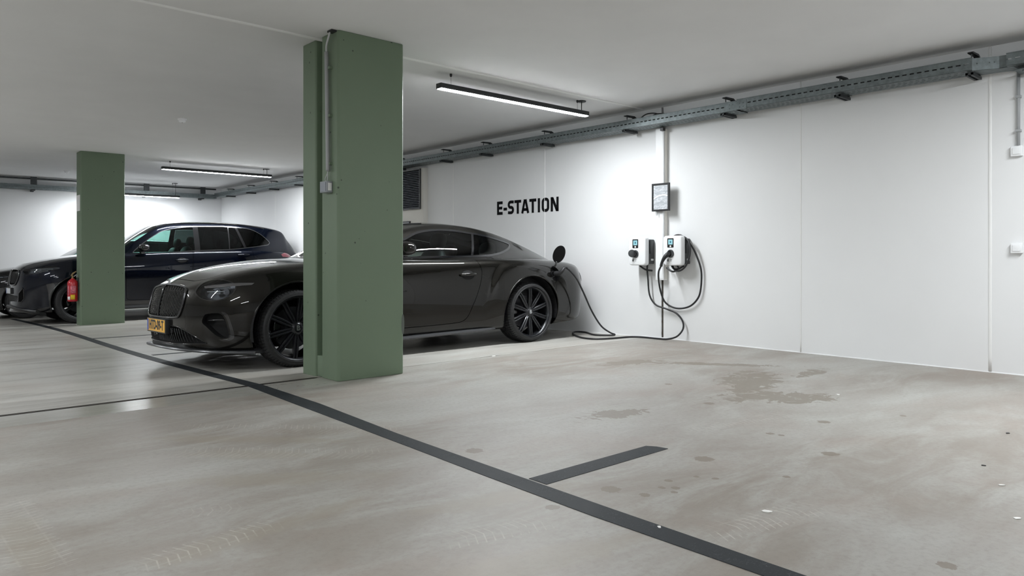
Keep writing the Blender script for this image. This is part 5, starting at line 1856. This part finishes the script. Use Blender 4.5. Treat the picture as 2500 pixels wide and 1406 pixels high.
def build_suv(X0, YC, label, P, glass_f, glass_r, sz=1.0, wheelR=.39, plate=True, L=5.12):
    car = tag(empty('estate_car' if sz < 1 else 'suv_car', (X0, YC, floor_z(YC)), (TILT, 0, 0)), label, 'car', 'parked cars')
    low, cab = suv_shells(sz, L)
    kx = L / 5.12
    def Z(pl):
        return [(a, b_ * sz) for a, b_ in pl]
    def XZ(pl):
        return [(a * kx, b_ * sz) for a, b_ in pl]
    H1, H2 = .905 * kx, 4.04 * kx
    ZH = wheelR + .01
    RA = wheelR + .055
    sk = Skin(low.bmesh())
    fa = lambda c, n: abs(c.y) > .5
    sk.cut('clad', XZ([(.2, 0), (4.9, 0), (4.9, .30), (4.4, .355), (1.3, .365), (.5, .33), (.2, .25)]), 'xz', lambda c, n: abs(c.y) > .6)
    sk.cut('arch', circ(H1, ZH, RA), 'xz', lambda c, n: abs(c.y) > .5 and c.x < 2)
    sk.cut('arch', circ(H2, ZH, RA), 'xz', lambda c, n: abs(c.y) > .5 and c.x > 3)
    d1 = XZ(catmull([(1.615, 1.30), (1.63, 1.14), (1.632, .80), (1.64, .45), (1.68, .385), (1.80, .372), (2.3, .372), (2.74, .374), (2.79, .42), (2.795, .80), (2.81, 1.15), (2.83, 1.30)], 3))
    d2 = XZ(catmull([(2.845, 1.30), (2.825, 1.15), (2.81, .80), (2.805, .42), (2.86, .376), (3.2, .376), (3.42, .38), (3.50, .52), (3.62, .74), (3.80, .90), (3.98, 1.02), (4.015, 1.12), (4.01, 1.20), (3.98, 1.34)], 3))
    fs = lambda c, n: abs(c.y) > .75
    for nm, d in (('door_f', d1), ('door_r', d2)) if sz == 1.0 else ():
        sk.cut('seam', d, 'xz', fs, only=('', 'clad'))
        sk.cut(nm, inset(d, .006), 'xz', fs, only=('seam',))
    hp = [(.20 * kx, 0), (.21 * kx, -.3), (.26 * kx, -.55), (.40 * kx, -.70), (.8 * kx, -.80), (1.2 * kx, -.84), (1.5 * kx, -.86), (1.5 * kx, 0)]
    hood = hp + [(x, -y) for x, y in hp[::-1] if y]
    ft = lambda c, n: n.z > .25 and c.z > .7 * sz
    if sz == 1.0:
        sk.cut('seam', hood, 'xy', ft, only=('',))
    sk.cut('hood', inset(hood, .006), 'xy', ft)
    fn = lambda c, n: c.x < .5 and n.x < -.1
    kid = Z(catmull([(-.05, .76), (-.06, .71), (-.16, .69), (-.36, .69), (-.44, .715), (-.495, .80), (-.50, .88), (-.465, .935), (-.35, .962), (-.12, .965), (-.06, .94), (-.045, .86)], 4, closed=True))
    kids = [kid, [(-a, b_) for a, b_ in kid]]
    for k in kids:
        sk.cut('kidney', k, 'yz', fn)
    lowg = mirror_poly(Z([(0, .40), (-.3, .41), (-.46, .408), (-.50, .47), (-.49, .505), (-.22, .522), (0, .524)]))
    sk.cut('lowg', lowg, 'yz', fn)
    itk = Z([(-.54, .555), (-.645, .645), (-.665, .62), (-.665, .46), (-.60, .40), (-.515, .40), (-.535, .495)])
    itks = [itk, [(-a, b_) for a, b_ in itk]]
    for k in itks:
        sk.cut('intake', k, 'yz', fn)
    fc = lambda c, n: abs(c.y) > .45 and c.x < .9
    head = XZ(catmull([(.121, .945), (.173, .961), (.257, .976), (.36, .995), (.455, 1.012), (.545, 1.008), (.60, .975), (.519, .941), (.382, .914), (.283, .880), (.166, .871), (.128, .893)], 3, closed=True))
    sk.cut('lens', head, 'xz', fc)
    sv = XZ([(.40, .70), (.50, .72), (.525, .68), (.47, .45), (.44, .42), (.43, .55)])
    sk.cut('svent', sv, 'xz', fc, only=('',))
    tl = XZ([(4.60, 1.215), (4.70, 1.252), (4.86, 1.262), (5.3, 1.262), (5.3, 1.155), (4.84, 1.15), (4.63, 1.165)])
    sk.cut('tail', tl, 'xz', lambda c, n: abs(c.y) > .45 and c.x > 4.3 * kx)
    hole = [(1.62 * kx, -.66), (2.1 * kx, -.78), (3.2 * kx, -.80), (4.0 * kx, -.78), (4.75 * kx, -.70), (4.75 * kx, .70), (4.0 * kx, .78), (3.2 * kx, .80), (2.1 * kx, .78), (1.62 * kx, .66)]
    sk.cut('open', hole, 'xy', lambda c, n: n.z > .5 and c.z > 1.0 * sz)
    sk.finish()
    sk.emit('', 'body', P, car)
    if sz == 1.0:
        sk.emit('seam', 'panel_gap', M['seam'], car, push=-.012)
    sk.emit('hood', 'hood', P, car)
    for sg in (-1, 1):
        side = lambda c, sg=sg: c.y * sg > 0
        for nm in ('door_f', 'door_r') if sz == 1.0 else ():
            sk.emit(nm, 'door', P, car, side)
        sk.emit('clad', 'sill_cladding', M['gloss_black'], car, side)
        h = eye(car, low, head, sg)
        sk.emit('lens', 'lens', M['lens'], h, side)
        sk.emit('tail', 'tail_light', M['tail_red'], car, side, push=.004)
        sk.emit('svent', 'wing_vent', M['gloss_black'], car, side, push=.002)
        # sill board
        xs = np.linspace(1.40 * kx, 3.52 * kx, 14)
        mb = MB()
        v = []
        for x in xs:
            y = low.side(x, .27 * sz) - .01
            z = .245 * sz
            v += [(x, sg * y, z + .05), (x, sg * (y + .03), z + .035), (x, sg * (y + .032), z - .01), (x, sg * (y - .04), z - .03)]
        f = []
        for i in range(13):
            f += [(i * 4 + j, i * 4 + (j + 1) % 4, (i + 1) * 4 + (j + 1) % 4, (i + 1) * 4 + j) for j in range(4)]
        mb.add(v, f).build('side_skirt', M['satin_grey'], car, auto=40)
        for xh in (H1, H2):
            arch_lip(car, low, xh, ZH, RA, M['gloss_black'], .012, sgn=sg)
            liner(car, xh, ZH, RA + .004, sg * .965, sg * .52)
        side_mirror(car, 1.93 * kx, 1.02, 1.335 * sz, M['gloss_black'], sg)
        rr = [(x * kx, sg * (.635 - .02 * abs(x - 3.3)), cab_top(cab, x * kx, .635) + .022) for x in np.linspace(2.45, 4.35, 16)]
        rr = [(rr[0][0] - .05, rr[0][1], rr[0][2] - .03)] + rr + [(rr[-1][0] + .05, rr[-1][1], rr[-1][2] - .04)]
        if sz == 1.0:
            MB().tube(rr, .012, 8).build('roof_rail', M['gloss_black'], car, smooth=True)
    for k in kids:
        g_ = recess(low, k, 'yz', .05).build('kidney_grille', M['seam'], car, auto=40)
        frame_tube(low, k, .006, .012, 'grille_frame', M['gloss_black'], g_)
        l_ = lattice(low, k, .032, 1, .004, .006, 'bars').build('grille_bars', M['gloss_black'], g_)
        l_['kind'] = 'stuff'
    g2 = recess(low, lowg, 'yz', .06).build('lower_grille', M['seam'], car, auto=40)
    l2 = lattice(low, lowg, .045, .05, .012, .004, 'diamond').build('lower_lattice', M['satin_black'], g2)
    l2['kind'] = 'stuff'
    for k in itks:
        i_ = recess(low, k, 'yz', .07).build('air_intake', M['seam'], car, auto=40)
        frame_tube(low, k, .003, .007, 'intake_frame', M['gloss_black'], i_)
    if plate:
        number_plate(car, -.012, 0.0, .545 * sz, .635 * sz, .46, '', M['plate_white'], .4)
    # front lip
    mb = MB()
    ysp = np.linspace(-.82, .82, 31)
    v = []
    for y in ysp:
        x = low.nose(y, .34 * sz) - .03 * (1 - (abs(y) / .82) ** 2)
        z = .325 * sz - .09 * (abs(y) / .82) ** 1.5
        v += [(x, y, z + .02), (x - .008, y, z), (x + .01, y, z - .03), (x + .16, y * .95, z - .09), (x + .14, y * .95, z + .03)]
    f = []
    for i in range(30):
        f += [(i * 5 + j, i * 5 + (j + 1) % 5, (i + 1) * 5 + (j + 1) % 5, (i + 1) * 5 + j) for j in range(5)]
    mb.add(v, f + [(4, 3, 2, 1, 0), tuple(150 + j for j in range(5))]).build('front_lip', M['satin_black'], car, auto=35)
    # cabin skin
    ck = Skin(cab.bmesh())
    dlo = XZ(catmull([(1.80, 1.235), (1.86, 1.32), (2.0, 1.441), (2.212, 1.593), (2.365, 1.676), (2.593, 1.729), (2.982, 1.772), (3.60, 1.786), (3.80, 1.772), (4.055, 1.742), (4.257, 1.642), (4.416, 1.487), (4.40, 1.435), (4.346, 1.412), (3.98, 1.361),
                      (3.553, 1.316), (2.914, 1.290), (2.4, 1.25), (2.01, 1.222)], 3, closed=True))
    fd = lambda c, n: abs(c.y) > .4
    ck.cut('trim', inset(dlo, -.008), 'xz', fd)
    ck.cut('win', inset(dlo, .005), 'xz', fd)
    ck.cut('post', XZ([(2.875, 1.2), (2.982, 1.2), (3.0, 1.85), (2.905, 1.85)]), 'xz', fd, only=('win',))
    ck.cut('post2', XZ([(3.90, 1.2), (3.955, 1.2), (3.76, 1.85), (3.71, 1.85)]), 'xz', fd, only=('win',))
    ck.cut('slim', XZ([(3.538, 1.2), (3.556, 1.2), (3.612, 1.85), (3.594, 1.85)]), 'xz', fd, only=('win',))
    ws = [(1.50, 0), (1.52, -.35), (1.60, -.62), (1.72, -.715), (2.0, -.68), (2.25, -.63), (2.33, -.35), (2.36, 0)]
    ws = [(x * kx, y) for x, y in ws]
    ck.cut('shield', ws + [(x, -y) for x, y in ws[::-1] if y], 'xy', lambda c, n: c.x < 2.7 and n.z > .2)
    rw = [(4.83, 0), (4.83, -.5), (4.85, -.56), (5.0, -.56), (5.01, 0)]
    rw = [(x * kx, y) for x, y in rw]
    ck.cut('back', rw + [(x, -y) for x, y in rw[::-1] if y], 'xy', lambda c, n: c.x > 4.6 * kx and n.x > .2)
    ck.finish()
    ck.emit('', 'roof', P, car)
    ck.emit('', 'headliner', M['leather'], car, lambda c: c.z > 1.32 * sz and 1.8 * kx < c.x < 4.6 * kx, push=-.025)
    ck.emit('shield', 'windscreen', glass_f, car)
    ck.emit('back', 'rear_window', glass_r, car)
    for sg in (-1, 1):
        side = lambda c, sg=sg: c.y * sg > 0
        for a, b_, nm, mt in ((0, 2.94, 'side_window', glass_f), (2.94, 3.575, 'side_window', glass_r), (3.575, 3.84, 'door_quarter_window', glass_r), (3.84, 9, 'rear_quarter_window', glass_r)):
            ck.emit('win', nm, mt, car, lambda c, sg=sg, a=a, b_=b_: c.y * sg > 0 and a * kx <= c.x + (c.z / sz - 1.5) * (.3 if a > 3.6 or b_ == 3.84 and c.x > 3.7 * kx else (-.09 if b_ > 3 else 0)) < b_ * kx)
        ck.emit('trim', 'window_trim', M['chrome_and_glint'], car, side, push=.004)  # paler metal than the black trim, stands in for its bright reflections
        for pn in ('post', 'post2'):
            ck.emit(pn, 'pillar_cover', M['gloss_black'], car, side, push=.003)
        ck.emit('slim', 'window_bar', M['smoke_chrome'], car, side, push=.004)
    door_handle(car, low, 2.49 * kx, 2.735 * kx, 1.105 * sz, P)
    door_handle(car, low, 3.68 * kx, 3.92 * kx, 1.205 * sz, P, scoop=False)
    mb = MB()
    mb.box(1.5 * kx, 4.75 * kx, -.78, .78, .40 * sz, .43 * sz)
    mb.box(1.5 * kx, 4.75 * kx, -.84, -.79, .40 * sz, 1.18 * sz)
    mb.box(1.5 * kx, 4.75 * kx, .79, .84, .40 * sz, 1.18 * sz)
    mb.box(4.62 * kx, 4.68 * kx, -.75, .75, .40 * sz, 1.16 * sz)
    mb.box(4.1 * kx, 4.66 * kx, -.78, .78, 1.12 * sz, 1.16 * sz)
    mb.build('cabin_tub', M['leather'], car)
    mb = MB()
    soft_box(mb, 1.75 * kx, 0, 1.10 * sz, .62, 1.6, .26 * sz)
    d_ = mb.build('dashboard', M['leather'], car, smooth=True)
    ring = [((2.10 + .04 * math.sin(a)) * kx, -.38 + .18 * math.cos(a), (1.17 + .17 * math.sin(a)) * sz) for a in np.linspace(0, 2 * math.pi, 33)[:-1]]
    MB().tube(ring, .014, 8, closed=True).build('steering_wheel', M['leather'], d_, smooth=True)
    for y in (-.40, .40):
        seat(car, 2.46 * kx, y, .74 * sz, .52, True, .66 * sz)
        seat(car, 3.36 * kx, y, .78 * sz, .54, True, .62 * sz)
    spec = dict(proto=wheel_proto(wheelR, wheelR - .10, .285, 5, 'swirl', None), wid=.285)
    for x, y, fl_, sp in ((H1, -.835, False, .3), (H2, -.835, False, .0), (H1, .835, True, .5), (H2, .835, True, .2)):
        build_wheel(car, spec, (x, y, wheelR - .002), fl_, sp)
    return car
def cab_top(cab, x, y):
    i = int(np.argmin(np.abs(cab.xs - x)))
    sec = cab.S[i]
    k = int(np.argmax(sec[:, 0]))
    return float(np.interp(y, sec[::-1, 0][:len(sec) - k], sec[::-1, 1][:len(sec) - k]))
build_suv(1.93, 15.5, 'midnight-blue tall estate SUV parked behind the far green column', M['paint_navy'], M['glass_suv'], M['glass_dark'])
build_suv(1.55, 18.12, 'black car whose nose shows left of the blue SUV, by the end wall', M['paint_black'], M['glass_suv'], M['glass_dark'], sz=.86, wheelR=.35, plate=False, L=4.85)
